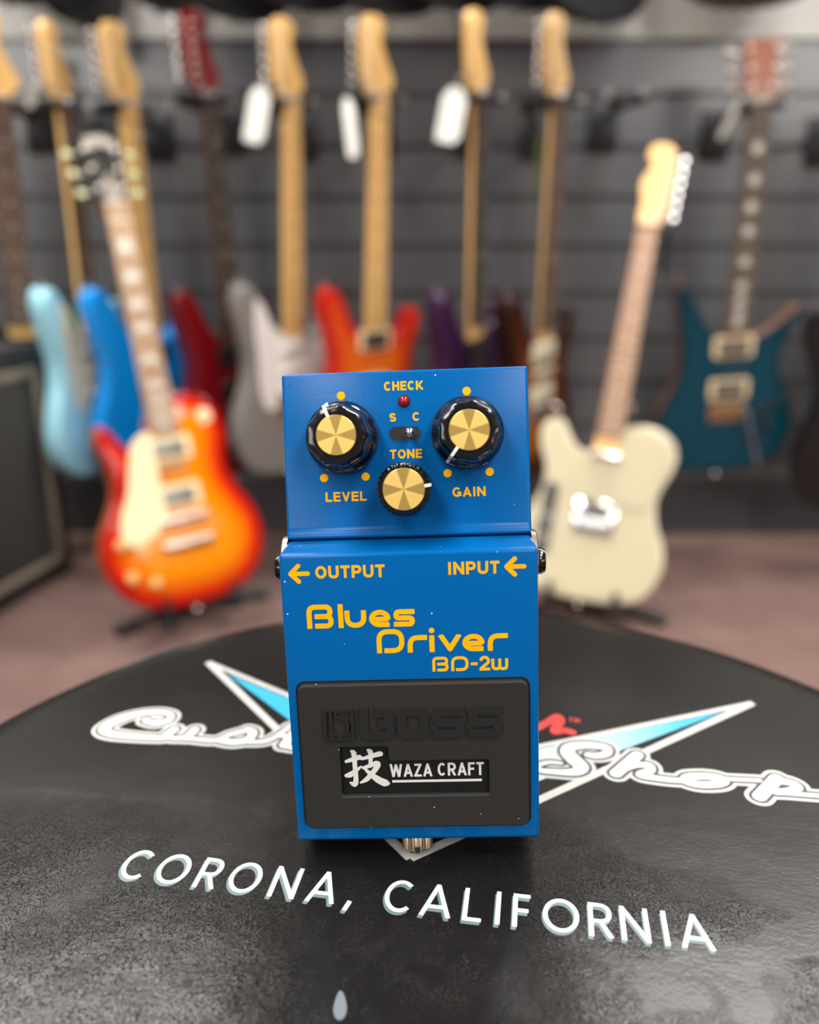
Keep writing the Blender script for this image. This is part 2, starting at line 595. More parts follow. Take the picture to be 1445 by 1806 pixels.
bm.faces.new((bk[0][0], bk[1][0], bk[1][1], bk[0][1]))
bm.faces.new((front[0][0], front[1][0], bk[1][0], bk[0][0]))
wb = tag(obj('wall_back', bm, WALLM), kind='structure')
wb.data.materials.append(mat('warm_grey_lit_slat_panel', (0.40, 0.385, 0.36), 0.24, spec=0.8))  # upper slats: warmer grey, with brighter lighting painted into the colour
tag(obj('baseboard_back', box(-XW, XW, WALL_Y - .004, WALL_Y + .05, 0, 0.165, .003), mat('black_plinth', (0.042, 0.042, 0.045), 0.5)), kind='structure')
CARPET = mat('brown_carpet', (0.125, 0.078, 0.068), 0.95, spec=0.1, noise=(9, (0.155, 0.099, 0.086)), bump=(420, 0.6, 0.003))
tag(obj('floor', box(-XW, XW, -3, WALL_Y + .05, -.05, 0), CARPET), kind='structure')
tag(obj('ceiling', box(-7, 7, -10.5, WALL_Y + .05, CEIL, CEIL + .05), mat('white_ceiling', (0.7, 0.69, 0.67), 0.9)), kind='structure')

# ------------------------------------------------------------------ the stool
SC = Vector((0.016, 0.145, 0))
SR = 0.203
_rim = [(0, 1274), (180, 1188), (360, 1128.6), (951, 1087), (1144, 1113.5), (1286, 1156), (1445, 1217)]
_rp_ = [atz(x, y, STOOL_Z - .004) for x, y in _rim]
for _ in range(200):          # circle through the rim points
    d = [((p - SC).xy.length, (p - SC).xy.normalized()) for p in _rp_]
    SR = sum(a for a, _u in d) / len(d)
    g = Vector((0, 0))
    for a, u in d: g += u * (a - SR)
    SC = SC + Vector((g.x, g.y, 0)) * (0.5 / len(d) * 2)
SR += .004; SC.y += .003
stool = empty('bar_stool', Matrix.Translation((SC.x, SC.y, 0)))
tag(stool, 'round black leather bar stool with winged logo print, carrying the blue pedal', 'stool')
LEATH = mat('black_leather', (0.008, 0.0076, 0.0074), 0.21, spec=0.20)
nt = LEATH.node_tree
_b = nt.nodes['Principled BSDF']
_tc = nt.nodes.new('ShaderNodeTexCoord')


def nd(t, **k):
    n = nt.nodes.new(t)
    for a, v in k.items(): setattr(n, a, v)
    return n


n1 = nd('ShaderNodeTexNoise'); n1.inputs['Scale'].default_value = 55; n1.inputs['Detail'].default_value = 6
n1.inputs['Distortion'].default_value = 0.6
vor = nd('ShaderNodeTexVoronoi', feature='DISTANCE_TO_EDGE'); vor.inputs['Scale'].default_value = 520
mixv = nd('ShaderNodeMix', data_type='VECTOR'); mixv.inputs['Factor'].default_value = 0.032
nt.links.new(_tc.outputs['Object'], mixv.inputs['A']); nt.links.new(n1.outputs['Color'], mixv.inputs['B'])
mpv = nd('ShaderNodeMapping'); mpv.inputs['Scale'].default_value = (0.6, 1.15, 1)
nt.links.new(mixv.outputs['Result'], mpv.inputs[0])
nt.links.new(mpv.outputs[0], vor.inputs['Vector'])
crk = nd('ShaderNodeMath', operation='MINIMUM'); crk.inputs[1].default_value = 0.065
nt.links.new(vor.outputs['Distance'], crk.inputs[0])
# wrinkled zones: towards the worn front of the seat, in patches
sxyz = nd('ShaderNodeSeparateXYZ'); nt.links.new(_tc.outputs['Object'], sxyz.inputs[0])
mr = nd('ShaderNodeMapRange'); mr.inputs['From Min'].default_value = 0.045; mr.inputs['From Max'].default_value = -0.015
mr.inputs['To Min'].default_value = 0.015; mr.inputs['To Max'].default_value = 1.0
nt.links.new(sxyz.outputs['Y'], mr.inputs['Value'])
n2 = nd('ShaderNodeTexNoise'); n2.inputs['Scale'].default_value = 16; n2.inputs['Detail'].default_value = 3
nt.links.new(_tc.outputs['Object'], n2.inputs['Vector'])
mr2 = nd('ShaderNodeMapRange'); mr2.inputs['From Min'].default_value = 0.41; mr2.inputs['From Max'].default_value = 0.62
nt.links.new(n2.outputs['Fac'], mr2.inputs['Value'])
mm = nd('ShaderNodeMath', operation='MULTIPLY'); nt.links.new(mr.outputs[0], mm.inputs[0]); nt.links.new(mr2.outputs[0], mm.inputs[1])
mc = nd('ShaderNodeMath', operation='MULTIPLY'); nt.links.new(crk.outputs[0], mc.inputs[0]); nt.links.new(mm.outputs[0], mc.inputs[1])
n3 = nd('ShaderNodeTexNoise'); n3.inputs['Scale'].default_value = 900; n3.inputs['Detail'].default_value = 3
nt.links.new(_tc.outputs['Object'], n3.inputs['Vector'])
n3m = nd('ShaderNodeMath', operation='MULTIPLY'); n3m.inputs[1].default_value = 0.010; nt.links.new(n3.outputs['Fac'], n3m.inputs[0])
n4 = nd('ShaderNodeTexNoise'); n4.inputs['Scale'].default_value = 30; n4.inputs['Detail'].default_value = 4
nt.links.new(_tc.outputs['Object'], n4.inputs['Vector'])
n4m = nd('ShaderNodeMath', operation='MULTIPLY'); n4m.inputs[1].default_value = 0.10; nt.links.new(n4.outputs['Fac'], n4m.inputs[0])
s1 = nd('ShaderNodeMath', operation='ADD'); nt.links.new(mc.outputs[0], s1.inputs[0]); nt.links.new(n3m.outputs[0], s1.inputs[1])
s2 = nd('ShaderNodeMath', operation='ADD'); nt.links.new(s1.outputs[0], s2.inputs[0]); nt.links.new(n4m.outputs[0], s2.inputs[1])
bp = nd('ShaderNodeBump'); bp.inputs['Strength'].default_value = 0.8; bp.inputs['Distance'].default_value = 0.0048
nt.links.new(s2.outputs[0], bp.inputs['Height']); nt.links.new(bp.outputs[0], _b.inputs['Normal'])

T = STOOL_Z
obj('seat', lathe([(SR - .02, T - .075), (SR - .004, T - .07), (SR + .002, T - .05), (SR + .002, T - .022), (SR - .0005, T - .012), (SR - .005, T - .005), (SR - .012, T - .0012), (SR - .022, T), (SR * .6, T), (.03, T)], 128), LEATH, stool, 60)
obj('rim_band', lathe([(SR - .022, T - .10), (SR - .014, T - .10), (SR - .014, T - .072), (SR - .022, T - .072)], 96), CHROME, stool, 40)
for a in (45, 135, 225, 315):
    u = Vector((math.cos(R(a)), math.sin(R(a)), 0))
    obj('leg', tube([u * (SR - .06) + Vector((0, 0, T - .08)), u * (SR - .01) + Vector((0, 0, 0.0))], .0125), CHROME, stool, 40)
obj('foot_ring', tube([(math.cos(R(a)) * (SR - .022), math.sin(R(a)) * (SR - .022), .2) for a in range(0, 361, 10)], .009), CHROME, stool, 60)

# --- the print on the seat (drawn in the plane of the seat)
PW = mat('white_print', (0.54, 0.58, 0.56), 0.42)
PG = mat('light_grey_print', (0.38, 0.38, 0.365), 0.42)
PD = mat('dark_outline_print', (0.02, 0.022, 0.022), 0.5)
PT = mat('teal_grey_print', (0.10, 0.155, 0.155), 0.5)
PR = mat('red_print', (0.42, 0.012, 0.010), 0.45)
PC = mat('cyan_print', (0.03, 0.42, 0.66), 0.42)
nt = PC.node_tree             # the wings fade from cyan at the tips to white in the middle of the logo
_tc = nt.nodes.new('ShaderNodeTexCoord'); _s = nt.nodes.new('ShaderNodeSeparateXYZ'); nt.links.new(_tc.outputs['Object'], _s.inputs[0])
_ab = nt.nodes.new('ShaderNodeMath'); _ab.operation = 'ABSOLUTE'; _su = nt.nodes.new('ShaderNodeMath'); _su.operation = 'SUBTRACT'; _su.inputs[1].default_value = 0.028
nt.links.new(_s.outputs['X'], _su.inputs[0]); nt.links.new(_su.outputs[0], _ab.inputs[0])
_r = nt.nodes.new('ShaderNodeValToRGB')
_r.color_ramp.elements[0].position = 0.02; _r.color_ramp.elements[0].color = (0.36, 0.55, 0.56, 1)
_r.color_ramp.elements[1].position = 0.060; _r.color_ramp.elements[1].color = (0.008, 0.27, 0.43, 1)
nt.links.new(_ab.outputs[0], _r.inputs[0]); nt.links.new(_r.outputs[0], nt.nodes['Principled BSDF'].inputs['Base Color'])


def sp(px, py):
    p = atz(px, py, STOOL_Z)
    return (p.x - SC.x, p.y - SC.y)


def fs(x, y, h):
    return Vector((x, y, STOOL_Z + h * 0.001))


zA = lambda x, y: sp(x * .36, 1080 + y * .36)
zB = lambda x, y: sp(930 + x * .3564, 1060 + y * .3564)
LTIP, RTIP, BOT, TOPIN = sp(367, 1168), sp(1328, 1240), sp(724, 1514), sp(800, 1347)
V2 = lambda p: Vector(p)
bm = bmesh.new()
ink = Ink()
lw = 0.0015
for tip in (LTIP, RTIP):
    ink.add([tip, BOT], lw); ink.add([tip, TOPIN], lw * .8)
ink.build(bm, fs, 0, .10, .0004)
obj('wing_outline_print', bm, PG, stool)
bm = bmesh.new()
for tip in (LTIP, RTIP):
    t, b, i = V2(tip), V2(BOT), V2(TOPIN)
    a = t.lerp(i, .11).lerp(t.lerp(b, .11), .42)
    e0 = i.lerp(b, .06)
    e1 = i.lerp(b, .66)
    poly(bm, [tuple(a), tuple(t.lerp(i, .55).lerp(t.lerp(b, .55), .06)), tuple(e0), tuple(e1)], fs, 0, .06)
poly(bm, [tuple(V2(BOT) + Vector((0.000, .004))), tuple(V2(BOT) + Vector((.006, .012))), tuple(V2(TOPIN).lerp(V2(BOT), .5)), tuple(V2(BOT) + Vector((-.001, .012)))], fs, 0, .06)
obj('wing_fill_print', bm, PC, stool)
# script lettering
script = [
    (crom([zA(715, 532), zA(765, 545), zA(825, 530), zA(838, 505), zA(780, 490), zA(690, 497), zA(600, 520), zA(530, 555), zA(512, 580), zA(560, 600), zA(680, 612), zA(800, 617)], 6, False), [.0022, .0020, .0020, .0018, .0017, .0022, .0030, .0034, .0028, .0022, .0020]),
    ([zA(855, 575), zA(808, 610)], [.0026]*2), (crom([zA(808, 610), zA(860, 618), zA(910, 612), zA(948, 578)], 5, False), [.0018]*2),
    ([zA(955, 578), zA(915, 616)], [.0026]*2), (crom([zA(915, 616), zA(980, 625), zA(1060, 628), zA(1130, 600), zA(1215, 578)], 5, False), [.0016]*2),
    (crom([zA(1215, 578), zA(1240, 592), zA(1215, 625), zA(1150, 638), zA(1085, 628)], 5, False), [.0026]*2),
    (crom([zA(1215, 636), zA(1290, 634), zA(1350, 612), zA(1420, 560)], 5, False), [.0016]*2),
    ([zA(1440, 590), zA(1392, 652)], [.0028]*2), ([zA(1360, 605), zA(1500, 618)], [.0016]*2), (crom([zA(1392, 652), zA(1440, 664), zA(1520, 650)], 5, False), [.0018]*2),
    # hidden behind the pedal: o, m
    (crom([zA(1600, 640), zA(1540, 648), zA(1530, 668), zA(1590, 680), zA(1650, 668), zA(1655, 648), zA(1600, 640)], 5, False), [.0024]*2),
    ([zA(1760, 655), zA(1710, 700)], [.0026]*2), ([zA(1840, 660), zA(1800, 708)], [.0026]*2), ([zA(1920, 668), zA(1885, 715)], [.0026]*2),
    # Shop
    (crom([zB(300, 762), zB(345, 768), zB(395, 755), zB(390, 728), zB(310, 715), zB(220, 722), zB(200, 750), zB(235, 790), zB(270, 825), zB(235, 848), zB(150, 848), zB(60, 838), zB(55, 815), zB(110, 800), zB(170, 805)], 6, False), [.0020, .0026, .0026, .0030, .0040, .0044, .0038, .0024, .0018, .0014, .0010]),
    ([zB(545, 765), zB(440, 855)], [.0034]*2), (crom([zB(455, 845), zB(530, 815), zB(600, 815), zB(610, 840), zB(560, 862), zB(650, 880), zB(760, 890), zB(790, 880)], 5, False), [.0020, .0024, .0026, .0022, .0018]),
    (crom([zB(880, 868), zB(800, 872), zB(785, 892), zB(850, 910), zB(940, 908), zB(975, 892), zB(940, 875), zB(880, 868)], 5, False), [.0028]*2),
    (crom([zB(960, 880), zB(1040, 885), zB(1150, 890)], 5, False), [.0014]*2),
    ([zB(1235, 880), zB(1150, 970)], [.0036]*2), (crom([zB(1225, 890), zB(1300, 900), zB(1340, 925), zB(1290, 945), zB(1230, 945)], 5, False), [.0026]*2),
    (crom([zB(1230, 948), zB(1340, 958), zB(1480, 968), zB(1560, 975)], 5, False), [.0016]*2),
]
for nm, m, ex, hh in (('script_border_print', PG, .0024, .14), ('script_shadow_print', PD, .0011, .17), ('script_print', PW, 0, .20)):
    for word in (script[:14], script[14:]):
        bm = bmesh.new()
        ink = Ink()
        for pts, ws in word: ink.add(pts, [w * .62 + ex for w in ws], butt=False)
        ink.build(bm, fs, 0, hh, .0004)
        obj(nm, bm, m, stool)
# the end of the red signature and its mark
bm = bmesh.new()
ink = Ink()
ink.add(crom([zB(-420, 640), zB(-330, 560), zB(-380, 660), zB(-250, 620), zB(-190, 600), zB(-230, 640), zB(-120, 650), zB(-60, 600), zB(-80, 650), zB(20, 640), zB(70, 618), zB(120, 590), zB(150, 572), zB(165, 596), zB(140, 628), zB(140, 648), zB(180, 640), zB(222, 650)], 5, False), .0017, butt=False)
ink.build(bm, fs, 0, .08, .0004)
ink = Ink()
ink.add([zB(208, 580), zB(228, 581)], .00025); ink.add([zB(218, 581), zB(214, 598)], .00025)
ink.add([zB(234, 600), zB(240, 582), zB(245, 596), zB(258, 584), zB(256, 602)], .00025)
ink.build(bm, fs, 0, .08, .0001)
obj('red_script_print', bm, PR, stool)
# place name on the front of the seat
c3 = lambda x, y: V2(sp(180 + x * .3737, 1480 + y * .3737))
c4 = lambda x, y: V2(sp(660 + x * .443, 1530 + y * .443))
base0, base1 = c3(300, 211), c4(1240, 320)
du = (base1 - base0).normalized(); dv = Vector((-du.y, du.x))
CAP = 0.0118
feet = [('C', c3(70, 165), c3(225, 150), .0), ('O', c3(238, 180), c3(405, 165), 0), ('R', c3(425, 222), c3(530, 230), 0), ('O', c3(585, 215), c3(748, 200), 0), ('N', c3(780, 262), c3(905, 277), 0), ('A', c3(958, 283), c3(1095, 297), 0), (',', c3(1138, 312), c3(1180, 300), 0),
        ('C', c4(43, 112), c4(166, 130), 0), ('A', c4(183, 160), c4(305, 178), 0), ('L', c4(352, 183), c4(427, 193), 0), ('I', c4(477, 205), c4(505, 208), 0), ('F', c4(550, 216), c4(622, 180), 0), ('O', c4(672, 185), c4(818, 215), 0), ('R', c4(857, 262), c4(958, 278), 0), ('N', c4(988, 281), c4(1106, 300), 0), ('I', c4(1156, 303), c4(1186, 309), 0), ('A', c4(1228, 318), c4(1362, 332), 0)]
for nm, m, off, gg, hh in (('place_name_shadow_print', PT, (-.0005, -.0010), .00070, .08), ('place_name_print', PW, (0, 0), .00064, .11)):
    bm = bmesh.new()
    for ch, a, b, _ in feet:
        xa, xb = (a - base0).dot(du), (b - base0).dot(du)
        if ch in 'CO': yb = 0
        w = max(xb - xa, .0012)
        mid = (a + b) / 2
        # the base line follows the feet of the letters
        t = (xa + xb) / 2
        y0 = 0.0
        h = CAP
        ink = Ink()
        for st in glyph(ch, w / h, gg / h):
            cl = False
            if st[0] == 'c': cl, st = True, st[1]
            ink.add([(xa + p[0] * h, y0 + p[1] * h) for p in st], gg, cl)
        def ff(x, y, hh_, off=off):
            q = base0 + du * x + dv * y
            return fs(q.x + off[0], q.y + off[1], hh_)
        ink.build(bm, ff, 0, hh, .00018, (y0 - .003, y0 + h) if ch == ',' else (y0, y0 + h))
    obj(nm, bm, m, stool)
bm = bmesh.new()
poly(bm, crom([sp(597, 1750), sp(606, 1752), sp(612, 1778), sp(606, 1796), sp(594, 1798), sp(588, 1780)], 4), fs, 0, .05)
obj('grey_smudge', bm, mat('grey_smudge', (0.10, 0.12, 0.14), 0.5), stool)

# ------------------------------------------------------------------ the effects pedal (built lying down, in mm, then stood up on its end)
YT, YC, YG, YH, ZT, ZP, ZG, ZH, ZF = 134.56, 90.2, 87.3, 83.2, 36.06, 31.77, 32.2, 45.8, 24.6
yaw, lean, roll = R(-2.39), R(-20.82), R(-2.41)
MB = Matrix(((1, 0, 0), (0, 0, -1), (0, 1, 0)))
MR = Matrix.Rotation(yaw, 3, 'Z') @ Matrix.Rotation(lean, 3, 'X') @ Matrix.Rotation(roll, 3, 'Y') @ MB
PT0 = Vector((.0034375, .2194848, H - .1723915))
M4 = MR.to_4x4(); M4.translation = PT0
pedal = empty('effects_pedal', M4)
tag(pedal, 'blue guitar overdrive pedal with black treadle pad, propped upright on the stool', 'guitar pedal')


def mm(bm):
    for v in bm.verts: v.co *= 0.001
    return bm


def pmap(y0, z0, y1, z1):
    d = Vector((0, y1 - y0, z1 - z0)).normalized()
    n = Vector((0, -d.z, d.y))
    def f(x, s, h): return (Vector((x, y0, z0)) + d * s + n * h) * 0.001
    M = Matrix(((1, 0, 0, 0), (0, d.y, n.y, y0 * .001), (0, d.z, n.z, z0 * .001), (0, 0, 0, 1)))
    return f, M


fp, MP = pmap(YC, ZP, YT, ZT)
ft, MT = pmap(0, ZF, YH, ZH)


def extrude_x(prof, hx, bev, seg=3):
    bm = bmesh.new()
    a = [bm.verts.new((-hx, y, z)) for y, z in prof]
    b = [bm.verts.new((hx, y, z)) for y, z in prof]
    n = len(prof)
    bm.faces.new(a); bm.faces.new(b[::-1])
    for i in range(n): bm.faces.new((a[i], b[i], b[(i + 1) % n], a[(i + 1) % n]))
    bmesh.ops.recalc_face_normals(bm, faces=bm.faces)
    if bev: bmesh.ops.bevel(bm, geom=bm.edges[:], offset=bev, segments=seg, affect='EDGES', profile=0.5)
    return mm(bm)


obj('rubber_base', mm(box(-34, 34, 0, 133.5, 0, 2.6, .5)), BASER, pedal, 40)
case = obj('case', extrude_x([(1.5, 2.6), (134.9, 2.6), (YT, ZT), (YC, ZP), (YC - 2.6, ZP + 1.0), (YC - 3.4, ZP - 4), (80, 24), (1.5, 9)], 35, 0.9), BLUE, pedal, 40)
treadle = obj('treadle', extrude_x([(YG - .2, 30.5), (YG - .5, 33.0), (YH, ZH), (0, ZF), (0, 10), (84, 26.2)], 35, 1.25), BLUE, pedal, 40)
# printed words on the control panel
bm = bmesh.new()
write(bm, 'CHECK', -5.75, 5.35, 38.78, 2.6, .56, fp)
write(bm, 'S', -4.5, -2.6, 30.0, 2.45, .56, fp)
write(bm, 'C', 2.05, 4.2, 30.05, 2.45, .56, fp)
write(bm, 'TONE', -4.65, 4.5, 19.5, 2.6, .56, fp)
write(bm, 'LEVEL', -23.5, -11.75, 7.8, 2.75, .58, fp)
write(bm, 'GAIN', 12.8, 22.2, 8.14, 2.75, .58, fp)
for x, y in ((-18.08, 37.87), (-23.72, 14.66), (-11.84, 14.7), (17.6, 38.0), (11.57, 14.95), (23.49, 14.98)):
    disc(bm, x, y, 1.18, fp, 0, .06)
obj('panel_print', bm, YEL, pedal)
# printed words on the treadle
bm = bmesh.new()
write(bm, 'OUTPUT', -25.1, -6.3, 78.9, 3.5, .72, ft)
write(bm, 'INPUT', 10.75, 24.6, 79.05, 3.5, .72, ft)
for x, y in ((-32.7, 80.4), (25.7, 80.85)):
    ink = Ink()
    ink.add([(x + .9, y), (x + 5.5, y)], .58, butt=False)
    for q in (1, -1): ink.add([(x + .8, y), (x + 3.0, y + q * 2.2)], .60, butt=False)
    ink.build(bm, ft, 0, .06, .09)
obj('jack_print', bm, YEL, pedal)


def wm(ch, x, w, y0, h, xh, g, bm):
    st = []
    if ch == 'B':
        st = [rc([(g, 0), (g, h - g), (w - g - .15 * h / 6, h - g), (w - g - .15 * h / 6, .50 * h), (.30 * w, .50 * h)], h * .24),
              rc([(.30 * w, .50 * h), (w - g, .50 * h), (w - g, g), (.30 * w, g)], h * .24)]
    elif ch == 'D': st = [rc([(g, 0), (g, h - g), (w - g, h - g), (w - g, g), (.27 * w, g)], h * .36)]
    elif ch == 'l': st = [[(w / 2, 0), (w / 2, h)]]
    elif ch == 'i':
        st = [[(w / 2, 0), (w / 2, xh * .98)]]
        disc(bm, x + w / 2, y0 + h * .91, g * 1.12, ft, 0, .06)
    elif ch == 'u': st = [rc([(g, xh), (g, g), (w - g, g), (w - g, xh)], xh * .5)]
    elif ch == 'e': st = [[(g, xh * .46), (w - g, xh * .46)], arc(w / 2, xh / 2, w / 2 - g, xh / 2 - g, -6, 270, 28) + [(w * .95, g)]]
    elif ch == 's': st = [rc([(w, xh - g), (g, xh - g), (g, xh * .5), (w - g, xh * .5), (w - g, g), (0, g)], xh * .22)]
    elif ch == 'r': st = [rc([(g, 0), (g, xh - g), (w, xh - g)], xh * .45)]
    elif ch == 'v': st = [[(g * .9, xh), (w / 2, g * 1.2), (w - g * .9, xh)]]
    elif ch == '-': st = [[(0, h * .47), (w, h * .47)]]
    elif ch == '2': st = [arc(w / 2, h - (w / 2), w / 2 - g, w / 2 - g, 170, -35, 18) + [(g * 1.2, g * 1.6)], [(0, g), (w, g)]]
    elif ch == 'w': st = [rc([(g, xh), (g, g), (w / 2, g), (w / 2, xh)], w * .22), rc([(w / 2, xh), (w / 2, g), (w - g, g), (w - g, xh)], w * .22)]
    ink = Ink()
    for q in st: ink.add([(x + p[0], y0 + p[1]) for p in q], g)
    ink.build(bm, ft, 0, .06, g / 6, (y0, y0 + (xh if ch in 'verwsu' else h)))


bm = bmesh.new()
for ch, a, b in (('B', -28.2, -20.9), ('l', -19.55, -18.2), ('u', -17.8, -11.9), ('e', -11.1, -5.3), ('s', -4.4, 1.35)):
    wm(ch, a, b - a, 64.72, 6.8, 4.9, .68, bm)
for ch, a, b in (('D', -9.35, -1.75), ('r', -.85, 4.55), ('i', 5.15, 6.5), ('v', 7.55, 14.0), ('e', 14.2, 20.2), ('r', 21.1, 26.6)):
    wm(ch, a, b - a, 57.15, 6.85, 4.95, .68, bm)
for ch, a, b in (('B', 5.75, 10.2), ('D', 10.95, 15.7), ('-', 16.35, 18.2), ('2', 18.7, 21.6), ('w', 22.0, 26.6)):
    wm(ch, a, b - a, 51.45, 4.25, 3.35, .40, bm)
obj('model_name_print', bm, YEL, pedal)
# rubber pad with a recessed badge
groove = bmesh.new()
poly(groove, rrect(-32.6, 32.6, 4.4, 49.4, 2.6), lambda x, y, h: ft(x, y, h), -.3, .03)
obj('pad_groove', groove, SLOT, pedal)
PADH = 1.5


def curve_plate(name, outer, holes, ext, bev, m, parent, M):
    cu = bpy.data.curves.new(name, 'CURVE')
    cu.dimensions = '2D'; cu.fill_mode = 'BOTH'
    cu.extrude = ext * .001; cu.bevel_depth = bev * .001; cu.bevel_resolution = 2; cu.offset = -bev * .001
    for lp in [outer] + holes:
        s = cu.splines.new('POLY'); s.points.add(len(lp) - 1); s.use_cyclic_u = True
        for p, (x, y) in zip(s.points, lp): p.co = (x * .001, y * .001, 0, 1)
    t = bpy.data.objects.new(name, cu)
    COL.objects.link(t)
    bpy.context.view_layer.update()
    me = bpy.data.meshes.new_from_object(t.evaluated_get(bpy.context.evaluated_depsgraph_get()))
    bpy.data.objects.remove(t)
    bpy.data.curves.remove(cu)
    me.name = name
    for v in me.vertices: v.co = M @ v.co
    me.materials.clear(); me.materials.append(m)
    for p in me.polygons: p.use_smooth = True
    me.set_sharp_from_angle(angle=R(50))
    o = bpy.data.objects.new(name, me)
    COL.objects.link(o)
    o.parent = parent
    return o


def lift(M, h): return M @ Matrix.Translation((0, 0, h * .001))


rec = [(-21.0, 15.1), (20.7, 15.1), (20.7, 25.5), (-6.6, 25.5), (-7.5, 26.4), (-7.5, 30.0), (-21.0, 30.0)]


def rloop(pts, r):
    n = len(pts)
    q = rc([pts[-1]] + pts + [pts[0]], r, 4)
    q = q[1:-1]
    return q


pad = curve_plate('treadle_pad', rrect(-31.9, 31.9, 5.0, 48.9, 2.2), [rloop(rec, .7)], .55, .55, RUBBER, pedal, lift(MT, .8))
# raised maker's emblem and word on the pad
ebm = bmesh.new()
e0, e1 = 1.7, 2.65


def fe(x, y, h): return ft(x, y, h)


ink = Ink()
ink.add([(-24.6, 33.1), (-16.9, 33.1), (-16.9, 41.55), (-24.6, 41.55)], .45, closed=True)
ink.add([(-22.95, 41.5), (-22.95, 36.8)], .42)
ink.add([(-21.5, 41.5), (-21.5, 39.6)] + arc(-20.6, 36.8, 2.35, 2.75, 95, -180, 24), .42)
ink.build(ebm, fe, e0, e1, .1)
g = 1.25
for strokes in ([rc([(-13.7, 42), (-13.7, 33.95), (-7.5, 33.95)], .8), rc([(-10.6, 40.75), (-6.7, 40.75), (-6.7, 37.5), (-10.0, 37.5)], 1.2), rc([(-10.0, 37.2), (-6.55, 37.2), (-6.55, 33.95), (-9, 33.95)], 1.2)],
                [rc([(0, 40.75), (2.95, 40.75), (2.95, 34.1), (-3.1, 34.1), (-3.1, 40.75), (.05, 40.75)], 1.1)],
                [rc([(14.25, 40.75), (5.3 + g, 40.75), (5.3 + g, 37.45), (14.25 - g, 37.45), (14.25 - g, 34.15), (5.3, 34.15)], 1.2)],
                [rc([(24.5, 40.75), (15.2 + g, 40.75), (15.2 + g, 37.45), (24.5 - g, 37.45), (24.5 - g, 34.15), (15.2, 34.15)], 1.2)]):
    ink = Ink()
    for q in strokes: ink.add(q, g)
    ink.build(ebm, fe, e0, e1, .14)
obj('raised_emblem', ebm, mat('smooth_black_rubber', (0.013, 0.0125, 0.012), 0.42, spec=0.5), pad, 30)
# badge
bm = bmesh.new()
poly(bm, rloop([(-20.8, 15.4), (20.5, 15.4), (20.5, 25.2), (-6.6, 25.2), (-7.8, 26.4), (-7.8, 29.8), (-20.8, 29.8)], .5), ft, .1, .42)
badge = obj('badge', bm, BLACKP, pedal)
bm = bmesh.new()
fb = lambda x, y, h: ft(x, y, h + .42)
GW2 = dict(GW)
def cond(txt, x0, x1, y0, h, st):
    write(bm, txt, x0, x1, y0, h, st, fb, gap=.13)
cond('WAZA', -7.2, 4.75, 20.1, 4.0, .66)
cond('CRAFT', 6.3, 19.35, 20.25, 4.0, .66)
ribbon(bm, [(-6.7, 18.75), (18.75, 18.75)], .36, fb, 0, .06)
kan = Ink()
kz = lambda x, y: (-19.75 + (x - 400) * .0572, 17.4 + (568 - y) * .0605)
for pts, ws in (
        ([(404, 440), (430, 432), (470, 420), (476, 428)], [.45, .6, .75, .3]),
        ([(432, 388), (444, 400), (446, 460), (448, 530), (440, 556), (418, 548)], [.35, .75, .65, .7, .85, .2]),
        ([(400, 512), (420, 508), (450, 488), (478, 466)], [.5, .85, .6, .2]),
        ([(482, 428), (520, 418), (572, 404), (578, 410)], [.4, .6, .8, .3]),
        ([(514, 384), (526, 394), (526, 430), (522, 458)], [.35, .75, .6, .45]),
        ([(486, 474), (520, 464), (552, 452), (560, 462), (536, 496), (502, 532), (470, 550)], [.4, .6, .75, .8, .75, .7, .25]),
        ([(494, 478), (516, 500), (556, 534), (590, 552), (612, 556)], [.3, .6, 1.0, 1.1, .25])):
    kan.add(crom([kz(*p) for p in pts], 4, False), ws, butt=False)
kan.build(bm, fb, 0, .06, .09)
obj('badge_print', bm, SILVERP, badge)


# knobs, built around their own axes and set on the panel
def on_panel(x, s, h=0.0): return MP @ Matrix.Translation((x * .001, s * .001, h * .001))


def knob(name, x, s, r, cap_r, hgt, ang, scal):
    k = obj(name, None or knob_bm(r, cap_r, hgt, scal), KNOB, pedal, 35)
    k.matrix_local = on_panel(x, s)
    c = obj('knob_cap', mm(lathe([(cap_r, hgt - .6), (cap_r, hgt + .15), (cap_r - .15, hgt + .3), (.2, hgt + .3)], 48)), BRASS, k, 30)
    a = R(ang)
    u = Vector((math.cos(a), math.sin(a), 0)); w = Vector((-u.y, u.x, 0))
    bm = bmesh.new()
    if scal: prof = [(cap_r - .1, hgt + .1), (cap_r + .9, hgt + .12), (r * .80, hgt - .5), (r * .86, hgt - 2.2), (r * .90, 6.6), (r * 1.0, 4.4)]
    else: prof = [(cap_r - .1, hgt + .1), (r * .92, hgt + .12), (r * 1.02, hgt - .9), (r * 1.02, hgt - 3.5)]
    top = []
    for q, h in prof:
        top.append([bm.verts.new(u * q + w * sd + Vector((0, 0, h + .12))) for sd in (-.42, .42)])
    bot = [[bm.verts.new(u * (q - .5) + w * sd + Vector((0, 0, h - .5))) for sd in (-.42, .42)] for q, h in prof]
    for A, B in zip(range(len(prof) - 1), range(1, len(prof))):
        bm.faces.new((top[A][0], top[B][0], top[B][1], top[A][1]))
        for sd in (0, 1): bm.faces.new((top[A][sd], top[B][sd], bot[B][sd], bot[A][sd]))
    obj('pointer', mm(bm), WHITEP, k)
    return k


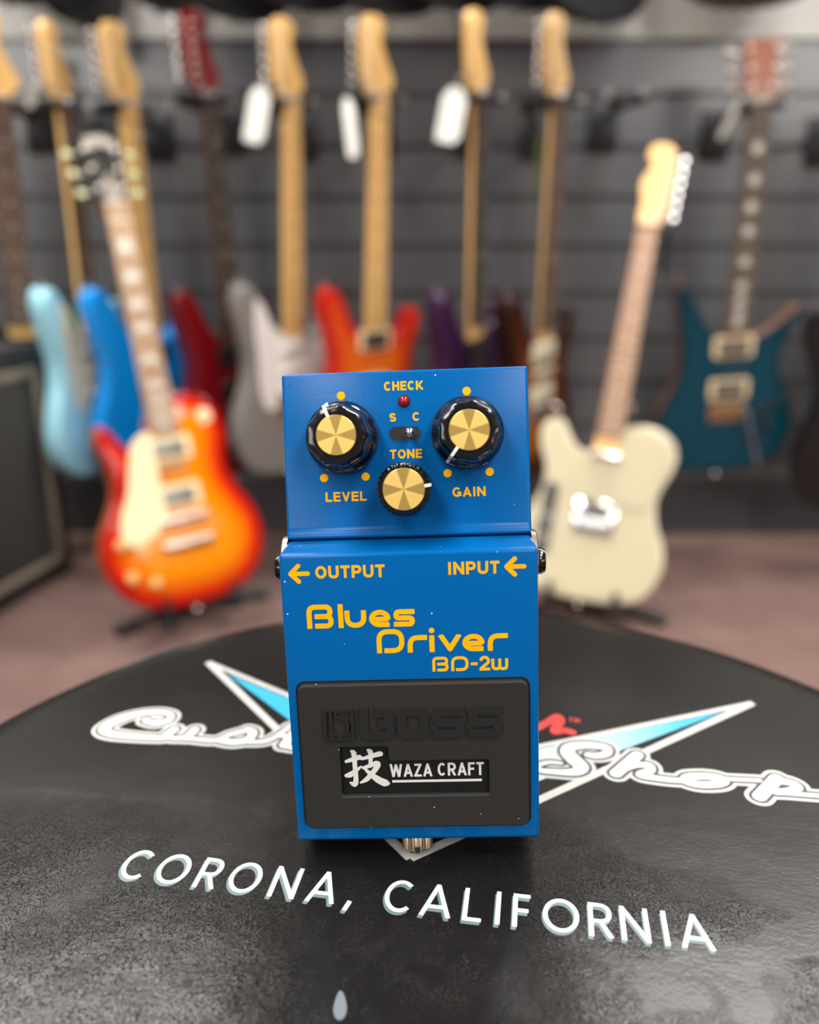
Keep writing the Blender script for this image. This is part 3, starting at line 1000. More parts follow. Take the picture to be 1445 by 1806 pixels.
def knob_bm(r, cap_r, hgt, scal):
    if scal:
        p = [(r * .97, .3), (r, .8), (r, 2.6), (r * .985, 3.6), (r * .95, 5.2), (r * .88, 6.2), (r * .845, 7.0), (r * .83, 9), (r * .80, hgt - 2.4), (r * .77, hgt - 1.0), (r * .72, hgt - .3), (cap_r + .9, hgt), (cap_r + .1, hgt - .05), (cap_r, hgt - .4)]
        return mm(lathe(p, 144, lobes=(9, .026, 6.9)))
    bm = bmesh.new()
    p = [(r, .3), (r, hgt - 1.4), (r * .95, hgt - .5), (cap_r + .7, hgt), (cap_r + .1, hgt - .05), (cap_r, hgt - .4)]
    add_lathe(bm, p[:1] + p[1:], 144, lobes=(28, .022, 0))
    return mm(bm)


knob('level_knob', -17.9, 25.95, 10.35, 5.42, 16, 112, True)
knob('gain_knob', 17.45, 26.2, 10.35, 5.5, 16, 234, True)
knob('tone_knob', -.45, 11.0, 7.35, 5.75, 14, 8, False)
o = obj('check_lamp', mm(lathe([(1.45, .0), (1.45, .6), (1.35, 1.0), (1.0, 1.45), (.5, 1.7), (.1, 1.76)], 24)), REDL, pedal, 60)
o.matrix_local = on_panel(-.2, 35.73)
o = obj('lamp_bezel', mm(lathe([(1.45, -.2), (1.45, .16), (1.62, .24), (1.8, .18), (1.85, -.2)], 32)), BLACKP, pedal, 60)
o.matrix_local = on_panel(-.2, 35.73)
o = obj('switch_slot', mm(slab(rrect(-4.6, 4.6, -2.05, 2.05, 2.0), -.4, .06)), SLOT, pedal)
o.matrix_local = on_panel(-.2, 26.55)
bm = bmesh.new()
ribbon(bm, rrect(-4.62, 4.62, -2.08, 2.08, 2.05), .14, lambda x, y, h: Vector((x, y, h)), 0, .12, closed=True)
o = obj('slot_rim', mm(bm), BLUE, pedal); o.matrix_local = on_panel(-.2, 26.55)
bm = lathe([(.75, 0), (.75, 2.2), (.95, 3.2), (1.25, 4.2), (1.3, 4.9), (1.1, 5.5), (.6, 5.85), (.1, 5.95)], 24)
o = obj('toggle_lever', mm(bm), CHROME, pedal, 60)
o.matrix_local = on_panel(1.25, 26.7)
# jacks in the sides
for s in (-1, 1):
    w = obj('jack_washer', mm(lathe([(2, 34.6 * s), (6.8, 34.6 * s), (6.8, 35.9 * s), (6.4, 36.3 * s), (2, 36.3 * s)], 40, 'X', (0, 81.8, 29.5))), NICKEL, pedal, 40)
    j = obj('jack_nut', mm(lathe([(2.4, 35.5 * s), (3.75, 35.5 * s), (3.9, 36.2 * s), (3.8, 37.6 * s), (3.3, 38.5 * s), (2.4, 38.6 * s)], 40, 'X', (0, 79.6, 30.0))), KNOB, pedal, 40)
# thumbscrew on which the pedal stands: its length reaches the seat
SZ = 15.2
_n = MR @ Vector((0, -1, 0))
_p = PT0 + MR @ Vector((0, 0, SZ)) * .001
SLEN = (STOOL_Z - _p.z) / _n.z * 1000
bm = bmesh.new()
add_lathe(bm, [(2.0, 1.5), (2.0, -.4), (4.4, -.4), (4.5, -.8), (4.5, -SLEN + .9), (4.0, -SLEN + .35), (.2, -SLEN + .35)][::-1], 120, 'Y', (-.6, 0, SZ), lobes=(30, .025, -99))
obj('thumbscrew', mm(bm), mat('bronze_thumbscrew', (0.55, 0.42, 0.30), 0.3, metal=1.0), pedal, 30)
bm = box(-1.1, .3, -SLEN + .2, -SLEN + 1.9, SZ + 3.6, SZ + 4.75)
obj('screw_slot', mm(bm), SLOT, pedal)

# ------------------------------------------------------------------ guitars
MAPLE = mat('maple', (0.84, 0.50, 0.165), 0.3, coat=0.15, noise=(30, (0.88, 0.55, 0.20), (1, .08, 1)))
MAPLEP = mat('pale_maple', (0.72, 0.47, 0.21), 0.28, coat=0.4, noise=(30, (0.66, 0.40, 0.15), (1, .08, 1)))
ROSE = mat('rosewood', (0.085, 0.042, 0.026), 0.45, noise=(60, (0.13, 0.066, 0.04), (1, .06, 1)))
PAULF = mat('golden_rosewood', (0.40, 0.22, 0.09), 0.5, noise=(60, (0.33, 0.17, 0.07), (1, .06, 1)))
TAUPE = mat('taupe_fretboard', (0.115, 0.085, 0.062), 0.45)
PAUF = mat('pale_rosewood', (0.36, 0.17, 0.07), 0.5, noise=(60, (0.30, 0.135, 0.055), (1, .06, 1)))
EBONY = mat('dark_fretboard', (0.035, 0.026, 0.022), 0.4)
MAHOG = mat('mahogany', (0.16, 0.07, 0.04), 0.4, coat=0.3)
FRETS = mat('fret_wire', (0.6, 0.58, 0.52), 0.3, metal=1)
STEEL = mat('steel_strings', (0.55, 0.52, 0.47), 0.35, metal=1)
PEARL = mat('pearl_inlay', (0.62, 0.59, 0.52), 0.3)
CREAM = mat('cream_plastic', (0.78, 0.62, 0.36), 0.3)
MINT = mat('aged_white_plastic', (0.66, 0.60, 0.45), 0.35)
WHITEPL = mat('white_plastic', (0.80, 0.78, 0.74), 0.3)
BLKPL = mat('black_plastic', (0.012, 0.012, 0.012), 0.25)
TUNG = mat('green_tinted_tuner_button', (0.52, 0.56, 0.30), 0.3)
GOLD = mat('amber_knob', (0.62, 0.36, 0.10), 0.25, coat=.5)
BLKMET = mat('black_metal', (0.012, 0.012, 0.013), 0.4, metal=0.3)
PAPER = mat('white_card', (0.88, 0.87, 0.82), 0.7)


def lac(name, col, rough=0.14): return mat(name, col, rough, coat=0.3, spec=0.35)


STRAT = [(0, 0), (60, 3), (110, 18), (148, 55), (162, 100), (155, 150), (132, 195), (119, 235), (121, 275), (131, 315), (142, 350), (142, 378), (128, 393), (108, 384), (92, 352), (70, 330), (40, 323), (0, 322), (-28, 330), (-48, 345), (-66, 370), (-82, 404), (-97, 436), (-113, 454), (-131, 457), (-144, 443), (-149, 413), (-141, 368), (-129, 320), (-122, 280), (-128, 235), (-145, 190), (-160, 140), (-161, 95), (-145, 50), (-110, 18), (-60, 3)]
TELE = [(0, 0), (70, 3), (122, 18), (152, 55), (162, 100), (155, 150), (131, 200), (120, 242), (124, 280), (138, 312), (146, 345), (140, 370), (120, 384), (98, 378), (80, 350), (64, 330), (44, 322), (30, 330), (22, 350), (-20, 375), (-40, 388), (-75, 396), (-112, 390), (-140, 368), (-150, 335), (-143, 298), (-130, 265), (-124, 232), (-133, 190), (-154, 145), (-162, 100), (-150, 55), (-120, 18), (-66, 3)]
PAUL = [(0, 0), (60, 4), (112, 23), (149, 62), (166, 112), (160, 165), (136, 210), (119, 245), (115, 280), (121, 315), (130, 350), (124, 380), (106, 376), (84, 342), (60, 322), (40, 322), (30, 340), (20, 390), (-10, 418), (-40, 426), (-78, 422), (-110, 400), (-126, 365), (-128, 325), (-119, 288), (-119, 250), (-137, 210), (-160, 165), (-166, 112), (-149, 62), (-112, 23), (-60, 4)]
PRSO = [(0, 0), (60, 3), (112, 21), (147, 60), (160, 107), (152, 157), (130, 203), (114, 243), (112, 283), (122, 322), (138, 352), (152, 376), (146, 386), (122, 366), (92, 342), (60, 326), (20, 320), (-28, 328), (-52, 342), (-76, 375), (-96, 412), (-114, 442), (-126, 450), (-134, 436), (-130, 396), (-121, 340), (-114, 295), (-117, 245), (-132, 203), (-153, 157), (-160, 107), (-147, 60), (-112, 21), (-60, 3)]
SUPER = [(x * .93, y if y < 300 else 300 + (y - 300) * .92) for x, y in STRAT]
FENDH = [(-21, 0), (-27, 18), (-34, 40), (-38, 80), (-40, 130), (-40, 165), (-34, 182), (-18, 190), (2, 186), (14, 172), (12, 154), (6, 140), (10, 118), (20, 90), (30, 66), (37, 50), (39, 34), (33, 18), (22, 8), (21, 0)]
TELEH = [(-21, 0), (-29, 16), (-35, 36), (-38, 80), (-38, 130), (-32, 170), (-16, 186), (6, 186), (22, 176), (26, 158), (18, 142), (14, 130), (24, 112), (30, 92), (27, 70), (22, 48), (24, 24), (22, 8), (21, 0)]
PAULH = [(-21, 0), (-28, 20), (-34, 45), (-40, 100), (-45, 145), (-44, 158), (-30, 160), (-14, 166), (0, 160), (14, 166), (30, 160), (44, 158), (45, 145), (40, 100), (34, 45), (28, 20), (21, 0)]
PRSH = [(-21, 0), (-30, 18), (-36, 35), (-35, 80), (-38, 125), (-36, 140), (-15, 146), (8, 138), (28, 146), (36, 138), (33, 100), (33, 60), (34, 34), (28, 16), (21, 0)]
SPG = [(-18, 330), (-40, 345), (-62, 365), (-78, 395), (-92, 418), (-104, 420), (-110, 395), (-108, 345), (-102, 300), (-100, 240), (-92, 190), (-70, 165), (-48, 178), (-46, 205), (42, 205), (50, 180), (70, 150), (80, 110), (104, 60), (124, 64), (130, 100), (118, 150), (100, 200), (92, 240), (98, 290), (112, 335), (112, 355), (96, 345), (78, 322), (40, 312), (28, 330)]


def body_mesh(outline, th, m_top, m_side, dome=0, mirror=False, reach=75):
    """a solid guitar body with rounded edges; the front carries 'burst', how far a point lies from the rim"""
    P = crom([(-x if mirror else x, y) for x, y in outline], 4)
    bm = bmesh.new()
    lay = bm.verts.layers.float.new('burst')
    e = 5
    rings = []
    def ring(pl, z, b):
        r = [bm.verts.new((x * .001, y * .001, z * .001)) for x, y in pl]
        for v in r: v[lay] = b
        rings.append(r)
    ring(inset(P, e), -th, 0)
    ring(inset(P, 1.5), -th + 1.3, 0)
    ring(P, -th + e, 0)
    ring(P, -e, 0)
    nside = len(rings) - 1
    ring(inset(P, 1.5), -1.3, 0)
    I = inset(P, e)
    ring(I, 0, .04)
    n = len(P)
    for k, (a, b) in enumerate(zip(rings, rings[1:])):
        for i in range(n):
            f = bm.faces.new((a[i], a[(i + 1) % n], b[(i + 1) % n], b[i]))
            f.material_index = 1 if k < nside else 0
    A = np.array(I); B = np.roll(A, -1, 0)
    step = 9.0
    inner, val = [], []
    for gy in np.arange(A[:, 1].min() + 4, A[:, 1].max(), step):
        for gx in np.arange(A[:, 0].min() + 4, A[:, 0].max(), step):
            cr = ((A[:, 1] > gy) != (B[:, 1] > gy)) & (gx < (B[:, 0] - A[:, 0]) * (gy - A[:, 1]) / (B[:, 1] - A[:, 1] + 1e-12) + A[:, 0])
            if cr.sum() % 2 == 0: continue
            d = B - A
            t = np.clip(((gx - A[:, 0]) * d[:, 0] + (gy - A[:, 1]) * d[:, 1]) / ((d ** 2).sum(1) + 1e-12), 0, 1)
            dist = np.hypot(gx - A[:, 0] - t * d[:, 0], gy - A[:, 1] - t * d[:, 1]).min()
            if dist > 4:
                inner.append((gx, gy)); val.append(min(1, (dist + 4) / reach))
    vs = [Vector(p) for p in I] + [Vector(p) for p in inner]
    rv, re, rf, ov, oe, of = delaunay_2d_cdt(vs, [(i, (i + 1) % n) for i in range(n)], [], 1, 1e-4)
    vmap = []
    for q, src in zip(rv, ov):
        src = src[0] if src else -1
        if 0 <= src < n: vmap.append(rings[-1][src])
        else:
            b = val[src - n] if src >= n else .5
            s_ = b * b * (3 - 2 * b)
            v = bm.verts.new((q.x * .001, q.y * .001, dome * s_ * .001)); v[lay] = b
            vmap.append(v)
    for f in rf:
        try: bm.faces.new([vmap[i] for i in f])
        except ValueError: pass
    f = bm.faces.new(rings[0]); f.material_index = 1
    f.normal_update()
    bmesh.ops.triangulate(bm, faces=[f])
    return bm


def guitar(name, label, cat, group, nut, bot, dn, db, rho, spec):
    """nut and bot: where the nut and the strap end of the body stand in the room; rho: how far the face is turned from the viewer"""
    N, B = at(*nut, dn), at(*bot, db)
    up = (N - B).normalized()
    az = math.atan2(-(N.x + B.x) / 2, (N.y + B.y) / 2) + R(rho)
    nn = Vector((math.sin(az), -math.cos(az), 0))
    nn = (nn - up * nn.dot(up)).normalized()
    xx = up.cross(nn)
    LN = spec.get('nut', 823)
    k = (N - B).length / (LN * .001)
    M = Matrix(((xx.x, up.x, nn.x, B.x), (xx.y, up.y, nn.y, B.y), (xx.z, up.z, nn.z, B.z), (0, 0, 0, 1))) @ Matrix.Scale(k, 4)
    g = empty(name, M)
    tag(g, label, cat, group)
    mir = -1 if spec.get('left') else 1
    zt = spec.get('dome', 0)
    th = spec.get('th', 44)
    # body
    bm = body_mesh(spec['body'], th, None, None, zt, mir < 0)
    b = obj('body', bm, spec['top'], g, 35)
    b.data.materials.append(spec.get('side', spec['top']))
    if spec.get('side') is None:
        for p in b.data.polygons: p.material_index = 0
    # neck
    y1 = spec.get('fend', 358)
    fbm, nkm = spec['board'], spec['neck']
    z0 = zt + 3
    bm = bmesh.new()
    for y, w in ((y1 - 20, 27), (y1 + 60, 26.5), (LN, 20)):
        pass
    def loft(sects, zz):
        """sects: (y, half width); zz: list of (fraction of half width, z)"""
        bm = bmesh.new(); rr = []
        for y, w in sects:
            rr.append([bm.verts.new((f * w * .001, y * .001, z * .001)) for f, z in zz])
        n = len(zz)
        for a, c in zip(rr, rr[1:]):
            for i in range(n): bm.faces.new((a[i], a[(i + 1) % n], c[(i + 1) % n], c[i]))
        bm.faces.new(rr[0]); bm.faces.new(rr[-1])
        return bm
    obj('neck', loft([(y1 - 75 if zt else y1 - 40, 27.6), (y1, 27.6), (LN + 4, 21.2)], [(1, z0), (1, z0 - 3), (.85, z0 - 12), (.5, z0 - 19), (0, z0 - 21), (-.5, z0 - 19), (-.85, z0 - 12), (-1, z0 - 3), (-1, z0)]), nkm, g, 50)
    obj('fretboard', loft([(y1, 28), (LN, 21.3)], [(1, z0 + .02), (1, z0 + 5), (.5, z0 + 6.4), (0, z0 + 6.9), (-.5, z0 + 6.4), (-1, z0 + 5), (-1, z0 + .02)]), fbm, g, 60)
    sc = spec.get('scale', 648)
    nf = spec.get('nf', 22)
    hw = lambda y: 21.3 + (28 - 21.3) * (LN - y) / (LN - y1)
    fy = [LN - sc * (1 - 2 ** (-i / 12)) for i in range(nf + 1)]
    for y in fy[1:]:
        if y > y1: obj('fret', box(-hw(y) * .001, hw(y) * .001, (y - .9) * .001, (y + .9) * .001, (z0 + 4.6) * .001, (z0 + 7.8) * .001), FRETS, g)
    for i in (3, 5, 7, 9, 12, 15, 17, 19, 21):
        if i >= len(fy) or fy[i] < y1: continue
        yc = (fy[i] + fy[i - 1]) / 2; L = (fy[i - 1] - fy[i]); w = hw(yc)
        if spec.get('inlay') == 'block':
            obj('fret_inlay', slab([(p * w * .001, (yc + q * L) * .001) for p, q in ((-.72, -.32), (.72, -.32), (.55, .32), (-.55, .32))], (z0 + 5.5) * .001, (z0 + 7.25) * .001), PEARL, g)
        else:
            rr = 11.5 if spec.get('inlay') == 'bird' else 3.4
            for q in ((-.45, .45) if i == 12 and rr < 5 else (0,)):
                obj('fret_inlay', lathe([(rr * .001, (z0 + 5.5) * .001), (rr * .001, (z0 + 7.25) * .001)], 14, 'Z', (q * w * .001, yc * .001, 0)), spec.get('inlay_mat', PEARL), g)
    obj('nut', box(-.0213, .0213, LN * .001, (LN + 4.5) * .001, (z0 - 1) * .001, (z0 + 8.5) * .001, .0006), PEARL, g)
    # headstock
    ho = spec.get('head', FENDH)
    hz = z0 - 4 if ho in (FENDH, TELEH) else z0
    fr = 6.45 if ho in (FENDH, TELEH) else 7
    hs = spec.get('hs', .76 if group == ROW else .95)
    hp = crom([(x * mir, y * hs) for x, y in ho], 4)
    tilt = 0 if ho in (FENDH, TELEH) else -spec.get('tilt', 12)
    HM = Matrix.Translation((0, (LN + 3) * .001, hz * .001)) @ Matrix.Rotation(R(tilt), 4, 'X')
    bm = slab([(x * .001, y * .001) for x, y in hp], -.0145, 0, .0012)
    h = obj('headstock', bm, spec.get('headm', nkm), g, 35)
    h.matrix_local = HM
    # tuners
    tb = spec.get('tuner', CHROME)
    if ho in (FENDH, TELEH):
        pos = [((-24 - 1.5 * i / 5) * mir, 26 + i * 26.5, -mir) for i in range(6)]
        pos = [(x, y * hs, sx) for x, y, sx in pos]
    else:
        pos = [(sx * (22 + 3.4 * i), 30 + i * 44, sx) for i in range(3) for sx in (-1, 1)]
        pos = [(x, y * hs, sx) for x, y, sx in pos]
    for x, y, sx in pos:
        bm = bmesh.new()
        add_lathe(bm, [(.0048, -.0005), (.0048, .002), (.003, .003), (.003, .010), (.0015, .0105)], 14, 'Z', (x * .001, y * .001, 0))
        edge = (16 if ho in (FENDH, TELEH) else 20)
        add_tube(bm, [(x * .001, y * .001, -.017), ((x + sx * (edge + 6)) * .001, y * .001, -.017)], .0022, 8)
        t = obj('tuner', bm, NICKEL, h, 50)
        bx = (x + sx * (edge + 12)) * .001
        obj('tuner_button', box(bx - .0075, bx + .0075, (y - 8) * .001, (y + 8) * .001, -.0205, -.0135, .003), tb, t, 50)
    if ho is PAULH:
        obj('headstock_inlay', slab(crom([(-.022, .112), (0, .122), (.026, .116), (.030, .130), (.012, .143), (-.016, .140), (-.030, .130)], 4), 0, .0012), mat('dull_pearl', (0.30, 0.28, 0.24), .35), h)
        obj('truss_rod_cover', slab(crom([(-.010, .006), (.010, .006), (.013, .030), (.006, .052), (0, .060), (-.006, .052), (-.013, .030)], 4), 0, .0018), mat('grey_plate', (.25, .22, .19), .3), h)
    # strings
    by = spec.get('bridge', LN - sc)
    for i in range(6):
        f = (i - 2.5) / 2.5
        bm = tube([(f * 26 * .001, by * .001, (zt + 13) * .001), (f * 17 * .001, (LN + 2) * .001, (z0 + 9.0) * .001), ((pos[i][0] if ho in (FENDH, TELEH) else pos[i][0] * .9) * .001, (LN + 3 + pos[i][1] * .98) * .001, (hz + 3 + math.sin(R(tilt)) * pos[i][1]) * .001)], .00045, 6)
        obj('string', bm, STEEL, g)
    # plates, pickups, bridge, controls
    if spec.get('guard'):
        pl, gm = spec['guard']
        zz = .0032 if not zt else (zt + 8) * .001
        obj('pickguard', slab([(x * mir * .001, y * .001) for x, y in crom(pl, 4)], zz - .003, zz, .0008), gm, g, 40)
    for pk in spec.get('pickups', []):
        kind, y, m1 = pk[:3]
        zt_ = zt * .93
        if kind == 'single':
            p = obj('pickup', box(-.041, .041, (y - 9) * .001, (y + 9) * .001, .001, .0095, .004, 3), m1, g, 50)
            bm = bmesh.new()
            for i in range(6): add_lathe(bm, [(.0024, .008), (.0024, .0104)], 10, 'Z', ((i - 2.5) * .0104, y * .001, 0))
            obj('pole_pieces', bm, STEEL, p)
        elif kind == 'small':
            p = obj('pickup', box(-.034, .034, (y - 7) * .001, (y + 7) * .001, .001, .0098, .004, 3), CHROME, g, 50)
        else:
            p = obj('pickup_ring', slab(rrect(-.046, .046, (y - 24) * .001, (y + 24) * .001, .008), (zt_ - 2) * .001, (zt_ + 5.0) * .001, .001), m1, g, 40)
            if kind == 'mini': obj('pickup', box(-.033, .033, (y - 14) * .001, (y + 14) * .001, (zt_) * .001, (zt_ + 9) * .001, .002), mat('dark_nickel', (0.26, 0.24, 0.22), .42, metal=.9), p, 40)
            elif kind == 'open':
                q = obj('pickup', box(-.034, .034, (y - 17.5) * .001, (y + 17.5) * .001, (zt_) * .001, (zt_ + 8.5) * .001, .0015), pk[3], p, 40)
    bk = spec.get('bridge_kind')
    if bk == 'trem':
        p = obj('bridge', box(-.041, .041, (by - 36) * .001, (by + 8) * .001, .0005, .0035, .001), spec.get('bridge_mat', CHROME), g, 40)
        for i in range(6): obj('saddle', box((i - 2.5) * .0108 - .0048, (i - 2.5) * .0108 + .0048, (by - 16) * .001, (by + 3) * .001, .003, .0115, .0015), spec.get('bridge_mat', CHROME), p, 40)
        if spec.get('arm', True): obj('tremolo_arm', tube([(.036, (by) * .001, .004), (.037, (by - 5) * .001, .03), (.046, (by - 45) * .001, .034), (.085, (by - 150) * .001, .026)], .0028, 8), CHROME, p, 60)
    elif bk == 'tele':
        p = obj('bridge', box(-.043, .043, (by - 30) * .001, (by + 58) * .001, .0005, .0030, .001), CHROME, g, 40)
        obj('pickup', slab([(x * mir * .001, (by + 32 + y) * .001) for x, y in [(-34, -13), (34, -2), (34, 16), (-34, 5)]], .003, .0105, .002), CHROME, p, 40)
        for i in range(6): obj('saddle', box((i - 2.5) * .0108 - .0045, (i - 2.5) * .0108 + .0045, (by - 22) * .001, (by + 4) * .001, .003, .0115, .0015), CHROME, p, 40)
    elif bk == 'tom':
        obj('bridge', box(-.049, .049, (by - 6) * .001, (by + 7) * .001, zt * .001, (zt + 15) * .001, .004, 3), NICKEL, g, 50)
        obj('stop_tailpiece', box(-.052, .052, (by - 56) * .001, (by - 41) * .001, (zt - 1) * .001, (zt + 14) * .001, .005, 3), NICKEL, g, 50)
    for x, y, m1, r in spec.get('knobs', []):
        kz = zt * .45
        obj('control_knob', lathe([(r * .001, (kz - 1) * .001), (r * .001, (kz + 4) * .001), (r * .86 * .001, (kz + 13) * .001), (r * .7 * .001, (kz + 14.5) * .001), (.001, (kz + 14.5) * .001)], 20, 'Z', (x * mir * .001, y * .001, 0)), m1, g, 40)
    if spec.get('plate'):
        obj('control_plate', slab(rrect(.085 if mir > 0 else -.117, .117 if mir > 0 else -.085, .085, .245, .014), 0, .003, .0008), CHROME, g, 40)
        obj('selector_switch', tube([(.101 * mir, .222, .003), (.101 * mir, .228, .018)], [.002, .004], 10), BLKPL, g, 50)
    if spec.get('toggle'):
        x, y = spec['toggle']
        obj('toggle_washer', lathe([(.016, zt * .0003), (.016, zt * .0003 + .004), (.004, zt * .0003 + .0045)], 24, 'Z', (x * mir * .001, y * .001, 0)), CREAM, g, 40)
        obj('toggle_switch', tube([(x * mir * .001, y * .001, .004), (x * mir * .001, (y + 3) * .001, .022)], [.0025, .0042], 12), CREAM, g, 50)
    for (x, y) in ([(-131 * mir, 457)] if spec['body'] in (STRAT, SUPER, PRSO) else [(-40 * mir, 428)]):
        if spec['body'] is SUPER: x, y = x * .93, 300 + (y - 300) * .92
        obj('strap_button', lathe([(.004, -.001), (.0035, .006), (.0075, .010), (.0075, .013), (.002, .0135)], 16, 'Y', (x * .001, (y) * .001, -.022)), CHROME, g, 50)
    obj('strap_button', lathe([(.004, .001), (.0035, -.006), (.0075, -.010), (.0075, -.013), (.002, -.0135)], 16, 'Y', (0, 0, -.022)), CHROME, g, 50)
    return g, M, k


STRAT_KN = lambda m: [(78, 150, m, 11), (98, 115, m, 11), (112, 80, m, 11)]
sunburst = burst('dark_sunburst', [(0, (0.02, 0.006, 0.004)), (.3, (0.05, 0.011, 0.005)), (.65, (0.16, 0.045, 0.01)), (1, (0.3, 0.11, 0.02))])
cherry = burst('cherry_sunburst', [(0, (0.30, 0.003, 0.003)), (.16, (0.42, 0.005, 0.002)), (.36, (0.66, 0.04, 0.0)), (.62, (0.74, 0.16, 0.0)), (1, (0.76, 0.23, 0.0))], .1, True)
orange = burst('red_to_orange_burst', [(0, (0.50, 0.012, 0.008)), (.2, (0.62, 0.03, 0.008)), (.5, (0.68, 0.11, 0.008)), (1, (0.70, 0.15, 0.01))])
tealb = burst('teal_flame', [(0, (0.004, 0.035, 0.055)), (.3, (0.003, 0.055, 0.085)), (1, (0.004, 0.05, 0.085))], .12, True)
ROW = 'electric guitars hanging on the slat wall'
FL = 'electric guitars on floor stands'
WG = {}
WG['green'] = guitar('electric_guitar', 'green electric guitar at the far left, half behind the speaker cabinet', 'guitar', ROW, (0, 172), (62, 832), 1.95, 2.03, 0, dict(body=STRAT, top=lac('green_lacquer', (0.01, 0.11, 0.03)), board=ROSE, neck=MAPLE, guard=(SPG, BLKPL), pickups=[('single', y, BLKPL) for y in (345 - 40, 250, 205)], bridge_kind='trem', arm=False, knobs=STRAT_KN(BLKPL)))
WG['sky'] = guitar('electric_guitar', 'pale sky blue electric guitar with aged white pickguard, turned nearly sideways', 'guitar', ROW, (112, 180), (188, 823), 1.86, 1.95, 56, dict(body=STRAT, top=lac('sky_blue_lacquer', (0.32, 0.64, 0.75)), board=ROSE, neck=MAPLE, guard=(SPG, MINT), pickups=[('single', y, MINT) for y in (305, 250, 205)], bridge_kind='trem', arm=False, knobs=STRAT_KN(MINT)))
WG['blue'] = guitar('electric_guitar', 'bright blue electric guitar with all maple neck, behind the cherry sunburst guitar', 'guitar', ROW, (224, 182), (288, 830), 1.90, 1.99, 38, dict(body=STRAT, top=lac('bright_blue_lacquer', (0.002, 0.27, 0.78)), board=MAPLE, neck=MAPLE, inlay_mat=BLKPL, pickups=[('open', 290, BLKPL, BLKPL), ('open', 205, BLKPL, BLKPL)], bridge_kind='trem', arm=False, knobs=[(85, 140, BLKPL, 10), (105, 100, BLKPL, 10)]))
WG['red'] = guitar('electric_guitar', 'dark red electric guitar with matching red headstock and dark fretboard', 'guitar', ROW, (366, 166), (432, 832), 1.90, 1.99, 42, dict(body=SUPER, top=lac('dark_red_lacquer', (0.16, 0.003, 0.007)), board=EBONY, neck=mat('dark_mahogany', (0.09, 0.035, 0.025), 0.4), headm=lac('dark_red_headstock', (0.20, 0.005, 0.01)), pickups=[('open', 290, BLKPL, BLKPL), ('open', 205, BLKPL, BLKPL)], bridge_kind='trem', bridge_mat=NICKEL, knobs=[(85, 140, BLKPL, 10), (105, 100, BLKPL, 10)]))
WG['silver'] = guitar('electric_guitar', 'silver grey electric guitar with white pickguard and maple neck', 'guitar', ROW, (512, 176), (519, 828), 1.89, 1.97, 40, dict(body=STRAT, top=lac('silver_grey_metallic', (0.22, 0.21, 0.195), 0.25), board=MAPLE, neck=MAPLE, inlay_mat=BLKPL, guard=(SPG, WHITEPL), pickups=[('single', y, WHITEPL) for y in (305, 250, 205)], bridge_kind='trem', knobs=STRAT_KN(WHITEPL)))
WG['orange'] = guitar('electric_guitar', 'red to orange burst electric guitar with cream pickup rings and maple neck', 'guitar', ROW, (668, 172), (657, 829), 1.90, 1.98, 36, dict(body=SUPER, top=orange, board=MAPLE, neck=MAPLE, inlay_mat=BLKPL, pickups=[('open', 322, CREAM, EBONY), ('open', 215, CREAM, EBONY)], bridge_kind='trem', knobs=[(85, 140, BLKPL, 10), (105, 100, BLKPL, 10)]))
WG['purple'] = guitar('electric_guitar', 'dark purple electric guitar turned edge on, with black fretboard', 'guitar', ROW, (846, 166), (834, 829), 1.88, 1.98, 58, dict(body=SUPER, top=lac('dark_purple_lacquer', (0.035, 0.010, 0.045)), board=EBONY, neck=MAPLE, headm=MAPLE, pickups=[('open', 300, BLKPL, BLKPL), ('open', 205, BLKPL, BLKPL)], bridge_kind='trem', bridge_mat=BLKMET, arm=False, tuner=BLKMET, knobs=[(85, 140, BLKPL, 10)]))
WG['brown'] = guitar('electric_guitar', 'dark brown sunburst electric guitar with white pickups, beside the white guitar', 'guitar', ROW, (985, 172), (945, 838), 1.88, 1.98, 58, dict(body=SUPER, top=sunburst, board=ROSE, neck=MAPLEP, headm=MAPLEP, pickups=[('open', 305, MINT, MINT), ('single', 258, MINT), ('open', 205, MINT, MINT)], bridge_kind='trem', knobs=[(85, 140, BLKPL, 10), (105, 100, BLKPL, 10)]))
WG['teal'] = guitar('electric_guitar', 'dark teal electric guitar with cream pickup rings and reddish headstock', 'guitar', ROW, (1343, 178), (1268, 833), 1.89, 1.99, 24, dict(body=PRSO, top=tealb, side=MAHOG, board=TAUPE, neck=MAHOG, head=PRSH, tuner=mat('dull_bronze', (0.30, 0.22, 0.17), .4, metal=.8), headm=mat('reddish_headstock', (0.27, 0.10, 0.06), 0.25, coat=.5), inlay='bird', nut=800, scale=635, fend=345, pickups=[('open', 305, CREAM, mat('taupe_pickup', (0.14, 0.125, 0.10), 0.4)), ('open', 207, CREAM, mat('taupe_pickup', (0.14, 0.125, 0.10), 0.4))], bridge_kind='trem', bridge_mat=mat('bronze_bridge', (0.5, 0.33, 0.18), .35, metal=.8), bridge=166, knobs=[(85, 150, BLKPL, 11), (100, 112, BLKPL, 11), (72, 88, BLKPL, 11), (112, 168, BLKPL, 8)]))
WG['black'] = guitar('electric_guitar', 'black electric guitar at the far right edge beside the teal one', 'guitar', ROW, (1600, 178), (1535, 905), 1.80, 1.90, 18, dict(body=STRAT, top=lac('black_lacquer', (0.008, 0.008, 0.009)), board=ROSE, neck=MAPLE, guard=(SPG, BLKPL), pickups=[('single', y, BLKPL) for y in (305, 250, 205)], bridge_kind='trem', arm=False))
PGP = [(28, 345), (32, 250), (36, 175), (95, 140), (122, 158), (118, 200), (98, 240), (84, 290), (72, 330), (50, 350)]
